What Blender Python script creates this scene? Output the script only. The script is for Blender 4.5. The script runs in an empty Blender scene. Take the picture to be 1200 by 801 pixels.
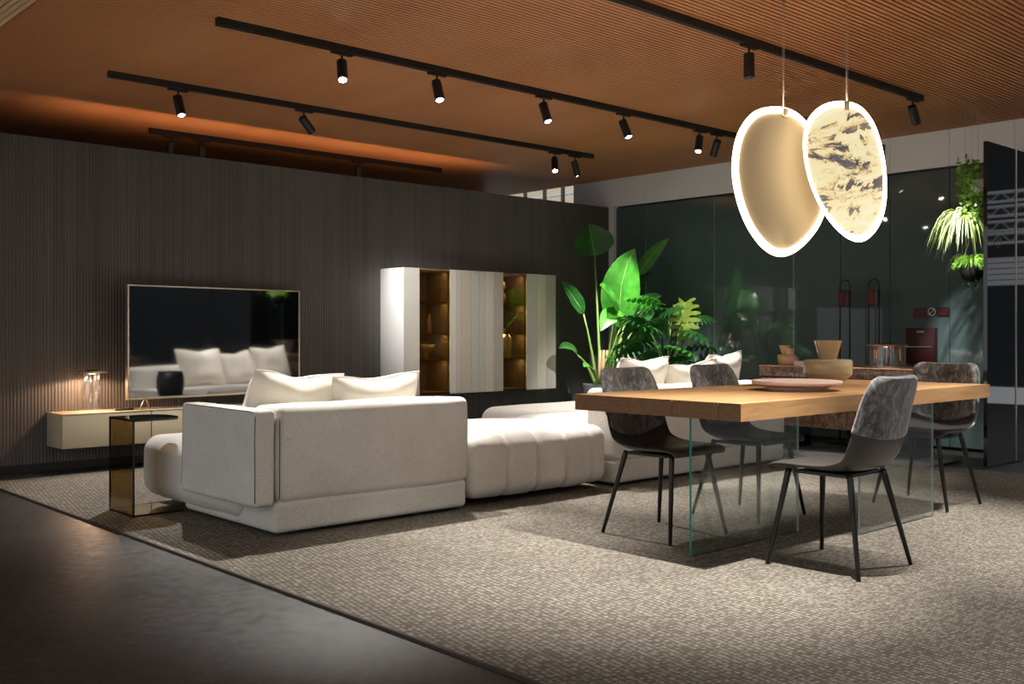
import bpy, bmesh, math, random
from mathutils import Vector, Matrix, noise

random.seed(7)
S = bpy.context.scene
COL = S.collection

# ------------------------------------------------------------------ camera, world, exposure
FPX, YAW, HOR, CAMZ = 1201.0, 0.74176, 390.7, 1.05
cam = bpy.data.objects.new('camera', bpy.data.cameras.new('camera'))
COL.objects.link(cam)
cam.location = (0, 0, CAMZ)
cam.rotation_euler = (math.pi / 2, 0, -YAW)
cam.data.sensor_width = 36.0
cam.data.lens = 36.0 * FPX / 1200.0
cam.data.shift_y = -(400.5 - HOR) / 1200.0
cam.data.clip_start = 0.05
S.camera = cam

world = bpy.data.worlds.new('hall')
S.world = world
world.use_nodes = True
wb = world.node_tree.nodes['Background']
wb.inputs[0].default_value = (0.95, 0.97, 1.0, 1)
wb.inputs[1].default_value = 0.72

S.view_settings.view_transform = 'Standard'
S.view_settings.look = 'None'
S.view_settings.exposure = 0.45
S.view_settings.gamma = 1.0
S.view_settings.use_curve_mapping = False

FW = Vector((math.sin(YAW), math.cos(YAW), 0))
RT = Vector((math.cos(YAW), -math.sin(YAW), 0))


def at(px, py, d):
    """world point seen at a pixel of the photograph, d metres in front of the camera"""
    return FW * d + RT * ((px - 600) / FPX * d) + Vector((0, 0, CAMZ - (py - HOR) / FPX * d))


# ------------------------------------------------------------------ materials
MATS = {}


def mat(name, col, rough=0.6, metal=0.0, spec=None, ior=None, emit=None, estr=0.0, sheen=0.0):
    m = bpy.data.materials.new(name)
    m.use_nodes = True
    b = m.node_tree.nodes['Principled BSDF']
    b.inputs['Base Color'].default_value = (*col, 1)
    b.inputs['Roughness'].default_value = rough
    b.inputs['Metallic'].default_value = metal
    if spec is not None:
        b.inputs['Specular IOR Level'].default_value = spec
    if ior is not None:
        b.inputs['IOR'].default_value = ior
    if emit is not None:
        b.inputs['Emission Color'].default_value = (*emit, 1)
        b.inputs['Emission Strength'].default_value = estr
    if sheen:
        b.inputs['Sheen Weight'].default_value = sheen
    MATS[name] = m
    return m


def N(m, t, **kw):
    n = m.node_tree.nodes.new(t)
    for k, v in kw.items():
        setattr(n, k, v)
    return n


def L(m, a, b):
    m.node_tree.links.new(a, b)


def coords(m, scale=(1, 1, 1), rot=(0, 0, 0), kind='Object'):
    tc = N(m, 'ShaderNodeTexCoord')
    mp = N(m, 'ShaderNodeMapping')
    mp.inputs['Scale'].default_value = scale
    mp.inputs['Rotation'].default_value = rot
    L(m, tc.outputs[kind], mp.inputs[0])
    return mp.outputs[0]


def ramp(m, fac, stops, interp='LINEAR'):
    r = N(m, 'ShaderNodeValToRGB')
    cr = r.color_ramp
    cr.interpolation = interp
    while len(cr.elements) < len(stops):
        cr.elements.new(0.5)
    for e, (p, c) in zip(cr.elements, stops):
        e.position = p
        e.color = (*c, 1)
    L(m, fac, r.inputs[0])
    return r.outputs[0]


def bump(m, height, strength=0.3, dist=0.01):
    b = N(m, 'ShaderNodeBump')
    b.inputs['Strength'].default_value = strength
    b.inputs['Distance'].default_value = dist
    L(m, height, b.inputs['Height'])
    L(m, b.outputs[0], m.node_tree.nodes['Principled BSDF'].inputs['Normal'])


def noise_tex(m, vec, scale, detail=3, rough=0.55, dist=0.0):
    n = N(m, 'ShaderNodeTexNoise')
    n.inputs['Scale'].default_value = scale
    n.inputs['Detail'].default_value = detail
    n.inputs['Roughness'].default_value = rough
    n.inputs['Distortion'].default_value = dist
    L(m, vec, n.inputs['Vector'])
    return n.outputs[0]


def base_in(m):
    return m.node_tree.nodes['Principled BSDF'].inputs['Base Color']


def rough_in(m):
    return m.node_tree.nodes['Principled BSDF'].inputs['Roughness']


def math_n(m, op, a, b):
    n = N(m, 'ShaderNodeMath', operation=op)
    for i, v in enumerate((a, b)):
        if isinstance(v, (int, float)):
            n.inputs[i].default_value = v
        else:
            L(m, v, n.inputs[i])
    return n.outputs[0]


def fabric(name, c0, c1, scale=140, bs=0.35):
    m = mat(name, c1, 0.95, sheen=0.25, spec=0.15)
    v = coords(m)
    n = noise_tex(m, v, scale, 2)
    n2 = noise_tex(m, v, 5, 3)
    L(m, ramp(m, math_n(m, 'ADD', math_n(m, 'MULTIPLY', n, 0.7), math_n(m, 'MULTIPLY', n2, 0.3)),
              [(0.3, c0), (0.65, c1)]), base_in(m))
    bump(m, n, bs, 0.004)
    return m


M_boucle = fabric('boucle', (0.58, 0.545, 0.485), (0.78, 0.745, 0.68))
M_pillow = fabric('pillow_cloth', (0.62, 0.56, 0.46), (0.78, 0.73, 0.64), 220, 0.2)
M_pipe = mat('seam_thread', (0.16, 0.14, 0.12), 0.9)

# rug: flat woven loops
M_rug = mat('woven_rug', (0.4, 0.35, 0.28), 0.95, spec=0.1)
v = coords(M_rug, (1.0, 1.0, 1.0), (0, 0, 0.2))
vo = N(M_rug, 'ShaderNodeTexVoronoi')
vo.inputs['Scale'].default_value = 52
vo.inputs['Randomness'].default_value = 0.30
mp2 = N(M_rug, 'ShaderNodeMapping')
mp2.inputs['Scale'].default_value = (0.75, 1.35, 1)
L(M_rug, v, mp2.inputs[0])
L(M_rug, mp2.outputs[0], vo.inputs['Vector'])
big = noise_tex(M_rug, v, 2.2, 3)
fine = noise_tex(M_rug, v, 260, 2)
mixv = math_n(M_rug, 'ADD', vo.outputs['Distance'], math_n(M_rug, 'MULTIPLY', math_n(M_rug, 'SUBTRACT', fine, 0.5), 0.35))
cr = ramp(M_rug, mixv, [(0.05, (0.55, 0.515, 0.45)), (0.32, (0.40, 0.37, 0.315)), (0.62, (0.125, 0.108, 0.084))])
tone = N(M_rug, 'ShaderNodeMix', data_type='RGBA', blend_type='MULTIPLY')
tone.inputs['Factor'].default_value = 1
L(M_rug, cr, tone.inputs['A'])
L(M_rug, ramp(M_rug, big, [(0.3, (0.86, 0.85, 0.84)), (0.7, (1.0, 1.0, 1.0))]), tone.inputs['B'])
L(M_rug, tone.outputs['Result'], base_in(M_rug))
inv = math_n(M_rug, 'SUBTRACT', 1.0, mixv)
bump(M_rug, inv, 0.7, 0.006)
M_rug_edge = mat('rug_binding', (0.05, 0.035, 0.022), 0.9)

# floor: dark concrete-look tiles
M_floor = mat('dark_stone', (0.04, 0.035, 0.03), 0.42)
v = coords(M_floor)
M_floor.node_tree.nodes['Principled BSDF'].inputs['Specular IOR Level'].default_value = 0.35
n1 = noise_tex(M_floor, v, 1.6, 6, 0.6, 0.5)
n2 = noise_tex(M_floor, v, 22, 4)
L(M_floor, ramp(M_floor, n1, [(0.25, (0.022, 0.019, 0.017)), (0.5, (0.036, 0.032, 0.029)), (0.8, (0.060, 0.054, 0.048))]), base_in(M_floor))
L(M_floor, ramp(M_floor, n2, [(0.3, (0.32, 0.32, 0.32)), (0.7, (0.5, 0.5, 0.5))]), rough_in(M_floor))
bump(M_floor, n2, 0.06, 0.004)

# ceiling slats
M_slat = mat('oak_slat', (0.5, 0.23, 0.09), 0.55)
v = coords(M_slat, (0.6, 14, 14))
nn = noise_tex(M_slat, v, 2.5, 5, 0.6)
L(M_slat, ramp(M_slat, nn, [(0.25, (0.46, 0.195, 0.080)), (0.75, (0.64, 0.30, 0.13))]), base_in(M_slat))
M_slat_lit = mat('lit_oak_slat', (0.80, 0.57, 0.33), 0.55)  # lit side slats: their brightness is painted in as a paler oak
M_gap = mat('ceiling_felt', (0.055, 0.02, 0.008), 0.9)

# ribbed wall covering
M_wall = mat('ribbed_wall', (0.06, 0.055, 0.05), 0.6, spec=0.3)
v = coords(M_wall, (1, 1, 0.008))
n1 = noise_tex(M_wall, v, 22, 6, 0.85)
n2 = noise_tex(M_wall, v, 2.0, 2)
w = N(M_wall, 'ShaderNodeTexWave', bands_direction='X')
w.inputs['Scale'].default_value = 12.5
w.inputs['Distortion'].default_value = 0.6
L(M_wall, v, w.inputs['Vector'])
f = math_n(M_wall, 'ADD', math_n(M_wall, 'MULTIPLY', n1, 0.80), math_n(M_wall, 'MULTIPLY', w.outputs['Fac'], 0.14))
f = math_n(M_wall, 'ADD', f, math_n(M_wall, 'MULTIPLY', n2, 0.15))
L(M_wall, ramp(M_wall, f, [(0.25, (0.048, 0.043, 0.041)), (0.5, (0.094, 0.087, 0.083)), (0.8, (0.155, 0.144, 0.138))]), base_in(M_wall))
bump(M_wall, w.outputs['Fac'], 0.5, 0.006)

M_white = mat('white_panel', (0.82, 0.82, 0.83), 0.45)
M_dark_joint = mat('dark_joint', (0.012, 0.013, 0.014), 0.6)
M_teal = mat('teal_glass', (0.080, 0.120, 0.123), 0.03, ior=1.7)
M_blackglass = mat('black_glass', (0.006, 0.008, 0.010), 0.03, ior=1.6)
M_black = mat('black_metal', (0.012, 0.012, 0.012), 0.45)
M_blackleg = mat('black_leg', (0.010, 0.010, 0.011), 0.38)
M_chrome = mat('silver_metal', (0.65, 0.63, 0.6), 0.3, 1.0)
M_copper = mat('copper', (0.85, 0.48, 0.32), 0.3, 0.9)
M_gold = mat('champagne_metal', (0.72, 0.6, 0.45), 0.35, 1.0)
M_screen = mat('tv_screen', (0.004, 0.005, 0.007), 0.04, ior=3.2)
M_lens_on = mat('lamp_lens', (1, 1, 1), 0.3, emit=(1, 0.97, 0.92), estr=60)
M_lens_off = mat('lamp_lens_dark', (0.15, 0.15, 0.15), 0.2)
M_console = mat('cream_lacquer', (0.52, 0.44, 0.30), 0.35)
M_ceramic_black = mat('black_ceramic', (0.012, 0.012, 0.013), 0.5)
M_pot = mat('grey_pot', (0.13, 0.14, 0.16), 0.6)
M_soil = mat('soil', (0.02, 0.013, 0.008), 1)
M_paper = mat('paper', (0.75, 0.75, 0.74), 0.6)
M_red = mat('red_enamel', (0.12, 0.008, 0.010), 0.35)
M_darkred = mat('dark_red_box', (0.035, 0.005, 0.006), 0.35)
M_signwhite = mat('sign_white', (0.75, 0.72, 0.7), 0.5)
M_beam = mat('teal_beam', (0.03, 0.07, 0.09), 0.6)
M_hall = mat('hall_wall_paint', (0.52, 0.46, 0.34), 0.7)
M_truss = mat('aluminium_truss', (0.8, 0.8, 0.8), 0.35)
M_plate = mat('pink_glaze', (0.66, 0.47, 0.39), 0.35)
M_vase = mat('amber_glaze', (0.42, 0.31, 0.175), 0.18)
M_vase2 = mat('pink_clay', (0.72, 0.45, 0.3), 0.5)
M_vase3 = mat('yellow_glass', (0.72, 0.55, 0.24), 0.25)
M_cream_vase = mat('cream_ceramic', (0.75, 0.62, 0.36), 0.5)
M_shelf = mat('walnut_shelf', (0.22, 0.12, 0.06), 0.5)
M_inside = mat('cabinet_inside', (0.17, 0.125, 0.07), 0.6)
M_cabside = mat('cabinet_white', (0.72, 0.71, 0.69), 0.35)
STRIP = [mat('strip_glass_%d' % i, c, 0.12, ior=1.5) for i, c in enumerate([
    (0.62, 0.60, 0.55), (0.52, 0.47, 0.40), (0.50, 0.49, 0.45), (0.60, 0.56, 0.47), (0.46, 0.42, 0.37), (0.54, 0.50, 0.43)])]

# table oak
M_oak = mat('solid_oak', (0.5, 0.3, 0.12), 0.42)
v = coords(M_oak, (1.2, 9, 9))
nn = noise_tex(M_oak, v, 2.6, 6, 0.62, 0.8)
L(M_oak, ramp(M_oak, nn, [(0.25, (0.27, 0.135, 0.052)), (0.5, (0.37, 0.20, 0.082)), (0.8, (0.46, 0.27, 0.12))]), base_in(M_oak))
bump(M_oak, nn, 0.08, 0.003)
M_oak_end = mat('oak_end_grain', (0.3, 0.15, 0.06), 0.55)
v = coords(M_oak_end, (1, 20, 60))
nn = noise_tex(M_oak_end, v, 2.0, 5, 0.6, 0.4)
L(M_oak_end, ramp(M_oak_end, nn, [(0.3, (0.15, 0.068, 0.027)), (0.75, (0.26, 0.125, 0.052))]), base_in(M_oak_end))

# leather and velvet
M_leather = mat('taupe_leather', (0.054, 0.047, 0.042), 0.40)
v = coords(M_leather)
bump(M_leather, noise_tex(M_leather, v, 260, 2), 0.12, 0.002)
M_velvet = mat('crushed_velvet', (0.15, 0.13, 0.12), 0.75, sheen=0.6)
v = coords(M_velvet, (1, 1, 0.6))
nn = noise_tex(M_velvet, v, 16, 6, 0.7, 1.2)
n2 = noise_tex(M_velvet, v, 120, 2)
L(M_velvet, ramp(M_velvet, math_n(M_velvet, 'ADD', math_n(M_velvet, 'MULTIPLY', nn, 0.8), math_n(M_velvet, 'MULTIPLY', n2, 0.2)),
                 [(0.40, (0.018, 0.018, 0.019)), (0.5, (0.105, 0.100, 0.098)), (0.61, (0.27, 0.255, 0.245))]), base_in(M_velvet))
bump(M_velvet, nn, 0.25, 0.004)


def marble(name, stops, scale, emit=0.0):
    m = mat(name, (0.3, 0.2, 0.15), 0.12 if not emit else 0.25)
    v = coords(m)
    d = noise_tex(m, v, scale * 0.6, 4, 0.6)
    vo = N(m, 'ShaderNodeTexVoronoi', feature='F1')
    vo.inputs['Scale'].default_value = scale
    va = N(m, 'ShaderNodeVectorMath', operation='ADD')
    L(m, v, va.inputs[0])
    L(m, d, va.inputs[1])
    L(m, va.outputs[0], vo.inputs['Vector'])
    n = noise_tex(m, va.outputs[0], scale * 1.3, 6, 0.65, 0.6)
    f = math_n(m, 'ADD', math_n(m, 'MULTIPLY', vo.outputs['Distance'], 0.5), math_n(m, 'MULTIPLY', n, 0.6))
    L(m, ramp(m, f, stops), base_in(m))
    return m


M_marble = marble('brown_marble', [(0.3, (0.05, 0.025, 0.018)), (0.48, (0.22, 0.12, 0.08)), (0.6, (0.42, 0.28, 0.21)), (0.7, (0.12, 0.07, 0.06)), (0.85, (0.5, 0.38, 0.32))], 12)


def thin_glass(name, tint, ior=1.6, rough=0.0):
    m = bpy.data.materials.new(name)
    m.use_nodes = True
    nt = m.node_tree
    nt.nodes.clear()
    out = N(m, 'ShaderNodeOutputMaterial')
    tr = N(m, 'ShaderNodeBsdfTransparent')
    tr.inputs[0].default_value = (*tint, 1)
    gl = N(m, 'ShaderNodeBsdfGlossy')
    gl.inputs['Roughness'].default_value = rough
    gl.inputs['Color'].default_value = (1, 1, 1, 1)
    lw = N(m, 'ShaderNodeLayerWeight')
    lw.inputs['Blend'].default_value = 0.5
    f0 = ((ior - 1) / (ior + 1)) ** 2
    fr = math_n(m, 'ADD', math_n(m, 'MULTIPLY', math_n(m, 'POWER', lw.outputs['Facing'], 5.0), 1 - f0), f0)
    mx = N(m, 'ShaderNodeMixShader')
    L(m, fr, mx.inputs[0])
    L(m, tr.outputs[0], mx.inputs[1])
    L(m, gl.outputs[0], mx.inputs[2])
    L(m, mx.outputs[0], out.inputs[0])
    MATS[name] = m
    return m


M_clear = thin_glass('clear_glass', (0.93, 0.97, 0.96), 1.8)
M_tube = thin_glass('tube_glass', (0.95, 0.95, 0.95), 2.0)
M_bronze = thin_glass('bronze_glass', (0.66, 0.56, 0.40), 1.5)
M_smoke = thin_glass('smoked_glass', (0.55, 0.45, 0.27), 1.6)
M_glass_edge = mat('green_glass_edge', (0.01, 0.22, 0.17), 0.15)
M_glass_edge2 = mat('pale_glass_edge', (0.36, 0.42, 0.41), 0.2)
M_smoke_edge = mat('dark_glass_edge', (0.02, 0.017, 0.012), 0.2)


def leafmat(name, c0, c1, trans=0.35):
    m = mat(name, c1, 0.38)
    nt = m.node_tree
    b = nt.nodes['Principled BSDF']
    v = coords(m)
    n = noise_tex(m, v, 9, 3)
    c = ramp(m, n, [(0.3, c0), (0.7, c1)])
    L(m, c, b.inputs['Base Color'])
    tl = N(m, 'ShaderNodeBsdfTranslucent')
    L(m, c, tl.inputs[0])
    mx = N(m, 'ShaderNodeMixShader')
    mx.inputs[0].default_value = trans
    L(m, b.outputs[0], mx.inputs[1])
    L(m, tl.outputs[0], mx.inputs[2])
    L(m, mx.outputs[0], nt.nodes['Material Output'].inputs[0])
    return m


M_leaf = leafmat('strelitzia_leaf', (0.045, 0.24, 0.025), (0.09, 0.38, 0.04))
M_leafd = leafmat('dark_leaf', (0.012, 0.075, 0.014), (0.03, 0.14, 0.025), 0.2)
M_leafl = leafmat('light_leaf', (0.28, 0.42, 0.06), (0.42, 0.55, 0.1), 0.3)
M_spider = leafmat('spider_leaf', (0.28, 0.42, 0.10), (0.62, 0.72, 0.36), 0.35)
M_fern = leafmat('fern_leaf', (0.14, 0.34, 0.04), (0.33, 0.55, 0.08), 0.35)
M_stem = mat('green_stem', (0.20, 0.33, 0.07), 0.5)
M_stemb = mat('brown_sheath', (0.35, 0.24, 0.12), 0.7)
M_cord = mat('jute_cord', (0.5, 0.42, 0.3), 0.9)
M_wire = mat('steel_wire', (0.55, 0.53, 0.5), 0.4, 0.6)
M_lightgrey = mat('light_grey', (0.3, 0.3, 0.3), 0.6)
M_leafwhite = mat('white_flower', (0.8, 0.8, 0.85), 0.7)


# ------------------------------------------------------------------ mesh helpers
class MB:
    def __init__(self):
        self.v, self.f, self.mi = [], [], []
        self.cur = 0

    def add(self, vs, fs):
        o = len(self.v)
        self.v += [Vector(p) for p in vs]
        self.f += [tuple(i + o for i in q) for q in fs]
        self.mi += [self.cur] * len(fs)
        return self

    def box(self, x0, x1, y0, y1, z0, z1):
        vs = [(x, y, z) for z in (z0, z1) for y in (y0, y1) for x in (x0, x1)]
        return self.add(vs, [(0, 2, 3, 1), (4, 5, 7, 6), (0, 1, 5, 4), (2, 6, 7, 3), (0, 4, 6, 2), (1, 3, 7, 5)])

    def tube(self, pts, r, n=8, cap=True, closed=False):
        pts = [Vector(p) for p in pts]
        rs = r if isinstance(r, (list, tuple)) else [r] * len(pts)
        k = len(pts)
        vs, fs = [], []
        up = None
        for i, p in enumerate(pts):
            if closed:
                t = (pts[(i + 1) % k] - pts[i - 1])
            else:
                t = pts[min(i + 1, k - 1)] - pts[max(i - 1, 0)]
            t.normalize()
            if up is None:
                up = Vector((0, 0, 1)) if abs(t.z) < 0.9 else Vector((1, 0, 0))
            a = t.cross(up)
            if a.length < 1e-5:
                a = t.cross(Vector((1, 0.3, 0)))
            a.normalize()
            b = a.cross(t)
            b.normalize()
            up = b
            for j in range(n):
                an = 2 * math.pi * j / n
                vs.append(p + (a * math.cos(an) + b * math.sin(an)) * rs[i])
        m = k if closed else k - 1
        for i in range(m):
            for j in range(n):
                i2 = (i + 1) % k
                fs.append((i * n + j, i * n + (j + 1) % n, i2 * n + (j + 1) % n, i2 * n + j))
        if cap and not closed:
            fs.append(tuple(range(n - 1, -1, -1)))
            fs.append(tuple((k - 1) * n + j for j in range(n)))
        return self.add(vs, fs)

    def lathe(self, prof, c=(0, 0, 0), n=32):
        """prof: list of (radius, z); closed with the axis where radius is 0"""
        vs, fs = [], []
        c = Vector(c)
        for r, z in prof:
            for j in range(n):
                an = 2 * math.pi * j / n
                vs.append(c + Vector((r * math.cos(an), r * math.sin(an), z)))
        for i in range(len(prof) - 1):
            for j in range(n):
                fs.append((i * n + j, i * n + (j + 1) % n, (i + 1) * n + (j + 1) % n, (i + 1) * n + j))
        return self.add(vs, fs)

    def build(self, name, m, parent=None, smooth=False, world=True, bevel=0.0, weld=False, angle=None):
        me = bpy.data.meshes.new(name)
        off = Vector((0, 0, 0))
        if parent is not None and world:
            p = parent
            while p is not None:
                off += p.location
                p = p.parent
        me.from_pydata([tuple(p - off) for p in self.v], [], self.f)
        ms = m if isinstance(m, (list, tuple)) else [m]
        for q in ms:
            me.materials.append(q)
        if len(ms) > 1:
            for p, i in zip(me.polygons, self.mi):
                p.material_index = i
        if bevel or weld:
            bm = bmesh.new()
            bm.from_mesh(me)
            if weld:
                bmesh.ops.remove_doubles(bm, verts=bm.verts, dist=1e-4)
            if bevel:
                es = [e for e in bm.edges if len(e.link_faces) == 2 and e.calc_face_angle(0) > 0.6]
                bmesh.ops.bevel(bm, geom=es, offset=bevel, segments=2, affect='EDGES', profile=0.5)
            bmesh.ops.recalc_face_normals(bm, faces=bm.faces)
            bm.to_mesh(me)
            bm.free()
        if smooth:
            me.polygons.foreach_set('use_smooth', [True] * len(me.polygons))
            if angle:
                me.set_sharp_from_angle(angle=angle)
        me.update()
        o = bpy.data.objects.new(name, me)
        COL.objects.link(o)
        o.parent = parent
        return o


def thing(name, label, cat, loc=(0, 0, 0), rz=0.0, group=None):
    o = bpy.data.objects.new(name, None)
    o.empty_display_size = 0.1
    COL.objects.link(o)
    o.location = loc
    o.rotation_euler = (0, 0, rz)
    return tag(o, label, cat, group)


def tag(o, label, cat, group=None):
    o['label'] = label
    o['category'] = cat
    if group:
        o['group'] = group
    return o


def struct(o, label=None):
    o['kind'] = 'structure'
    if label:
        o['label'] = label
    return o


def stuff(o):
    o['kind'] = 'stuff'
    return o


def box(name, m, parent, x0, x1, y0, y1, z0, z1, bevel=0.0, smooth=False):
    return MB().box(x0, x1, y0, y1, z0, z1).build(name, m, parent, bevel=bevel, smooth=bool(bevel), angle=0.6)


def copy_tree(o, parent=None):
    c = o.copy()
    COL.objects.link(c)
    c.parent = parent
    for ch in list(o.children):
        copy_tree(ch, c)
    return c


def rbox(x0, x1, y0, y1, z0, z1, r, seg=4, mid=6, bulge=(0, 0, 0), deform=None, mb=None):
    """soft cushion block: rounded cuboid with swollen faces"""
    mb = mb or MB()
    c = Vector(((x0 + x1) / 2, (y0 + y1) / 2, (z0 + z1) / 2))
    h = Vector(((x1 - x0) / 2, (y1 - y0) / 2, (z1 - z0) / 2))

    def axis(hh):
        e = [-hh + r * (1 - math.cos(math.pi / 2 * i / seg)) for i in range(seg + 1)]
        e = [-hh + r * i / seg for i in range(seg + 1)]
        inner = [-(hh - r) + 2 * (hh - r) * i / mid for i in range(1, mid)]
        return e + inner + [-q for q in reversed(e)]
    ax = [axis(h[i]) for i in range(3)]
    idx = {}
    vs, fs = [], []

    def vert(i, j, k):
        key = (i, j, k)
        if key in idx:
            return idx[key]
        p = Vector((ax[0][i], ax[1][j], ax[2][k]))
        q = Vector([max(-(h[a] - r), min(h[a] - r, p[a])) for a in range(3)])
        d = p - q
        if d.length > 1e-9:
            # equal-angle sampling of the round edge
            dd = Vector([math.tan(max(-1, min(1, d[a] / r)) * math.pi / 4) for a in range(3)])
            dd.normalize()
            p = q + dd * r
        u = Vector([p[a] / h[a] for a in range(3)])
        for a in range(3):
            b1, b2 = (a + 1) % 3, (a + 2) % 3
            p[a] += bulge[a] * u[a] * max(0, 1 - u[b1] ** 2) * max(0, 1 - u[b2] ** 2)
        p = c + p
        if deform:
            p = deform(p)
        idx[key] = len(vs)
        vs.append(p)
        return idx[key]
    n = [len(a) - 1 for a in ax]
    for k, flip in ((0, True), (n[2], False)):
        for i in range(n[0]):
            for j in range(n[1]):
                q = (vert(i, j, k), vert(i + 1, j, k), vert(i + 1, j + 1, k), vert(i, j + 1, k))
                fs.append(q[::-1] if flip else q)
    for j, flip in ((0, False), (n[1], True)):
        for i in range(n[0]):
            for k in range(n[2]):
                q = (vert(i, j, k), vert(i + 1, j, k), vert(i + 1, j, k + 1), vert(i, j, k + 1))
                fs.append(q[::-1] if flip else q)
    for i, flip in ((0, True), (n[0], False)):
        for j in range(n[1]):
            for k in range(n[2]):
                q = (vert(i, j, k), vert(i, j + 1, k), vert(i, j + 1, k + 1), vert(i, j, k + 1))
                fs.append(q[::-1] if flip else q)
    mb.add(vs, fs)
    return mb


def wobble(amp, sc=3.0, seed=0.0):
    def f(p):
        return p + Vector((noise.noise(p * sc + Vector((seed, 0, 0))), noise.noise(p * sc + Vector((0, seed + 9, 0))),
                           noise.noise(p * sc + Vector((0, 0, seed + 17))))) * amp
    return f


# ------------------------------------------------------------------ the room
WY, WX, CZ = 8.30, 9.25, 2.91      # display wall plane, glass wall plane, ceiling underside
floor = struct(box('floor', M_floor, None, -6, 16, -6, 16, -0.10, -0.012))

rug = thing('rug', 'large beige flat woven rug under the sofa and dining table', 'rug', (5.0, 3.5, -0.012))
box('weave', M_rug, rug, 2.15, 8.0, -1.5, 7.85, -0.012, 0.0)
MB().box(2.137, 2.15, -1.5, 7.863, -0.012, 0.0).build('binding', M_rug_edge, rug)
MB().box(2.137, 8.0, 7.85, 7.863, -0.012, 0.0).build('binding', M_rug_edge, rug)

wall_left = struct(box('wall_left', M_wall, None, -1.5, 9.18, WY, WY + 0.12, -0.012, 2.565))
box('plinth', M_dark_joint, wall_left, -1.5, 9.18, WY - 0.006, WY, -0.012, 0.05)

# ceiling made of oak slats on a dark felt
ceiling = struct(box('ceiling', M_gap, None, 1.92, WX + 0.03, -0.6, 10.6, CZ + 0.035, CZ + 0.1))
sl = MB().box(0, WX + 0.03 - 1.92, -0.0125, 0.0125, 0, 0.035)
me_o = None
y = -0.2
while y < 10.45:
    if me_o is None:
        o = sl.build('slat', M_slat, ceiling, world=False, bevel=0.0)
        me_o = o.data
    else:
        o = bpy.data.objects.new('slat', me_o)
        COL.objects.link(o)
        o.parent = ceiling
    o.location = (1.92, y, CZ)
    y += 0.038
ceil2 = struct(box('ceiling_side', M_gap, None, -1.6, 1.90, -0.6, 10.6, CZ + 0.035, CZ + 0.1))
me_o = None
for i in range(92):
    if me_o is None:
        o = MB().box(-0.0135, 0.0135, 0, 11.0, 0, 0.035).build('slat', M_slat_lit, ceil2, world=False)
        me_o = o.data
    else:
        o = bpy.data.objects.new('slat', me_o)
        COL.objects.link(o)
        o.parent = ceil2
    o.location = (1.885 - i * 0.038, -0.5, CZ - 0.012)

M_rear = mat('dark_brown_blocker', (0.03, 0.022, 0.018), 0.8)
wall_light_block = struct(box('wall_light_block', M_rear, None, -1.6, 9.2, 10.6, 10.7, -0.012, CZ + 0.1))  # unseen, added to keep world light off the ceiling at the rear
struct(box('wall_light_block_side', M_rear, None, -1.7, -1.6, WY, 10.7, -0.012, CZ + 0.1))  # unseen side of the same added light block

# right wall: white fascia above dark teal glass
wall_right = struct(box('wall_right', M_dark_joint, None, WX + 0.03, WX + 0.16, 3.42, 8.95, -0.012, CZ + 0.1))
seams = [3.42, 3.62, 4.19, 4.765, 5.282, 5.811, 6.804, 7.776, 8.24]
for a, b in zip(seams[:-1], seams[1:]):
    box('glass_panel', M_teal, wall_right, WX, WX + 0.03, a + 0.003, b - 0.003, 0.02, 2.55)
fs_ = [3.42, 3.62, 4.19, 4.765, 6.30, 7.776, 8.95]
for a, b in zip(fs_[:-1], fs_[1:]):
    box('fascia_panel', M_white, wall_right, WX - 0.004, WX + 0.03, a + 0.002, b - 0.002, 2.575, CZ + 0.02)
for yy in (7.776, 6.804, 5.811):
    box('joint_strip', M_chrome, wall_right, WX - 0.003, WX + 0.001, yy - 0.003, yy + 0.003, 0.02, 2.55)
trim = struct(box('trim_1', M_white, None, WX - 0.05, WX + 0.03, 8.24, 8.335, -0.012, 2.575))

# the dark hall around the stand
M_hallgrey = mat('hall_grey', (0.013, 0.016, 0.018), 0.7)
hw = struct(box('wall_back', M_hallgrey, None, -6, 22.0, -5.2, -5.0, -0.012, 2.4))
for x in (-2.0, 1.2, 4.4, 7.6, 10.8, 14.0, 17.2):
    box('panel', M_hallgrey, hw, x, x + 3.1, -5.0, -4.97, 0.1, 2.3)
struct(box('wall_hall_side', M_hallgrey, None, 21.0, 21.2, -6, 7.5, -0.012, 5.2))
# hall beyond, seen through the slot above the display wall
hall = struct(box('wall_hall', M_hall, None, 14.5, 14.7, 8.0, 16.0, 0, 6.0))
hb = box('beam', M_beam, hall, 12.6, 12.75, 10.5, 12.75, 3.02, 3.13)
box('beam', M_truss, hall, 12.9, 13.0, 9.5, 15.0, 3.50, 3.54)
for yy in (11.9, 12.45, 12.9, 13.4):
    box('post', M_black, hall, 12.6, 12.65, yy, yy + 0.05, 1.5, 4.6)

# ------------------------------------------------------------------ track lighting
TRK = {}


def track(name, label, x0, x1, y):
    t = thing(name, label, 'light track', ((x0 + x1) / 2, y, CZ), 0, 'ceiling light tracks')
    box('rail', M_black, t, x0, x1, y - 0.02, y + 0.02, CZ - 0.045, CZ)
    box('slot', M_dark_joint, t, x0 + 0.01, x1 - 0.01, y - 0.008, y + 0.008, CZ - 0.047, CZ - 0.045)
    for x in (x0, x1):
        box('end_cap', M_black, t, x - 0.006, x + 0.006, y - 0.021, y + 0.021, CZ - 0.046, CZ)


YA, YB, YC, YD, YE = 5.62, 7.28, 3.75, 2.05, 9.05
track('light_track', 'long black ceiling track in the middle, starting above the sofa', 2.80, 7.98, YA)
track('light_track', 'black ceiling track nearest to the dark display wall', 2.80, 7.80, YB)
track('light_track', 'black ceiling track above the dining table and pendant lamps', 2.80, 7.78, YC)
track('light_track', 'black ceiling track half hidden behind the dark display wall', 3.85, 7.2, YE)


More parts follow.
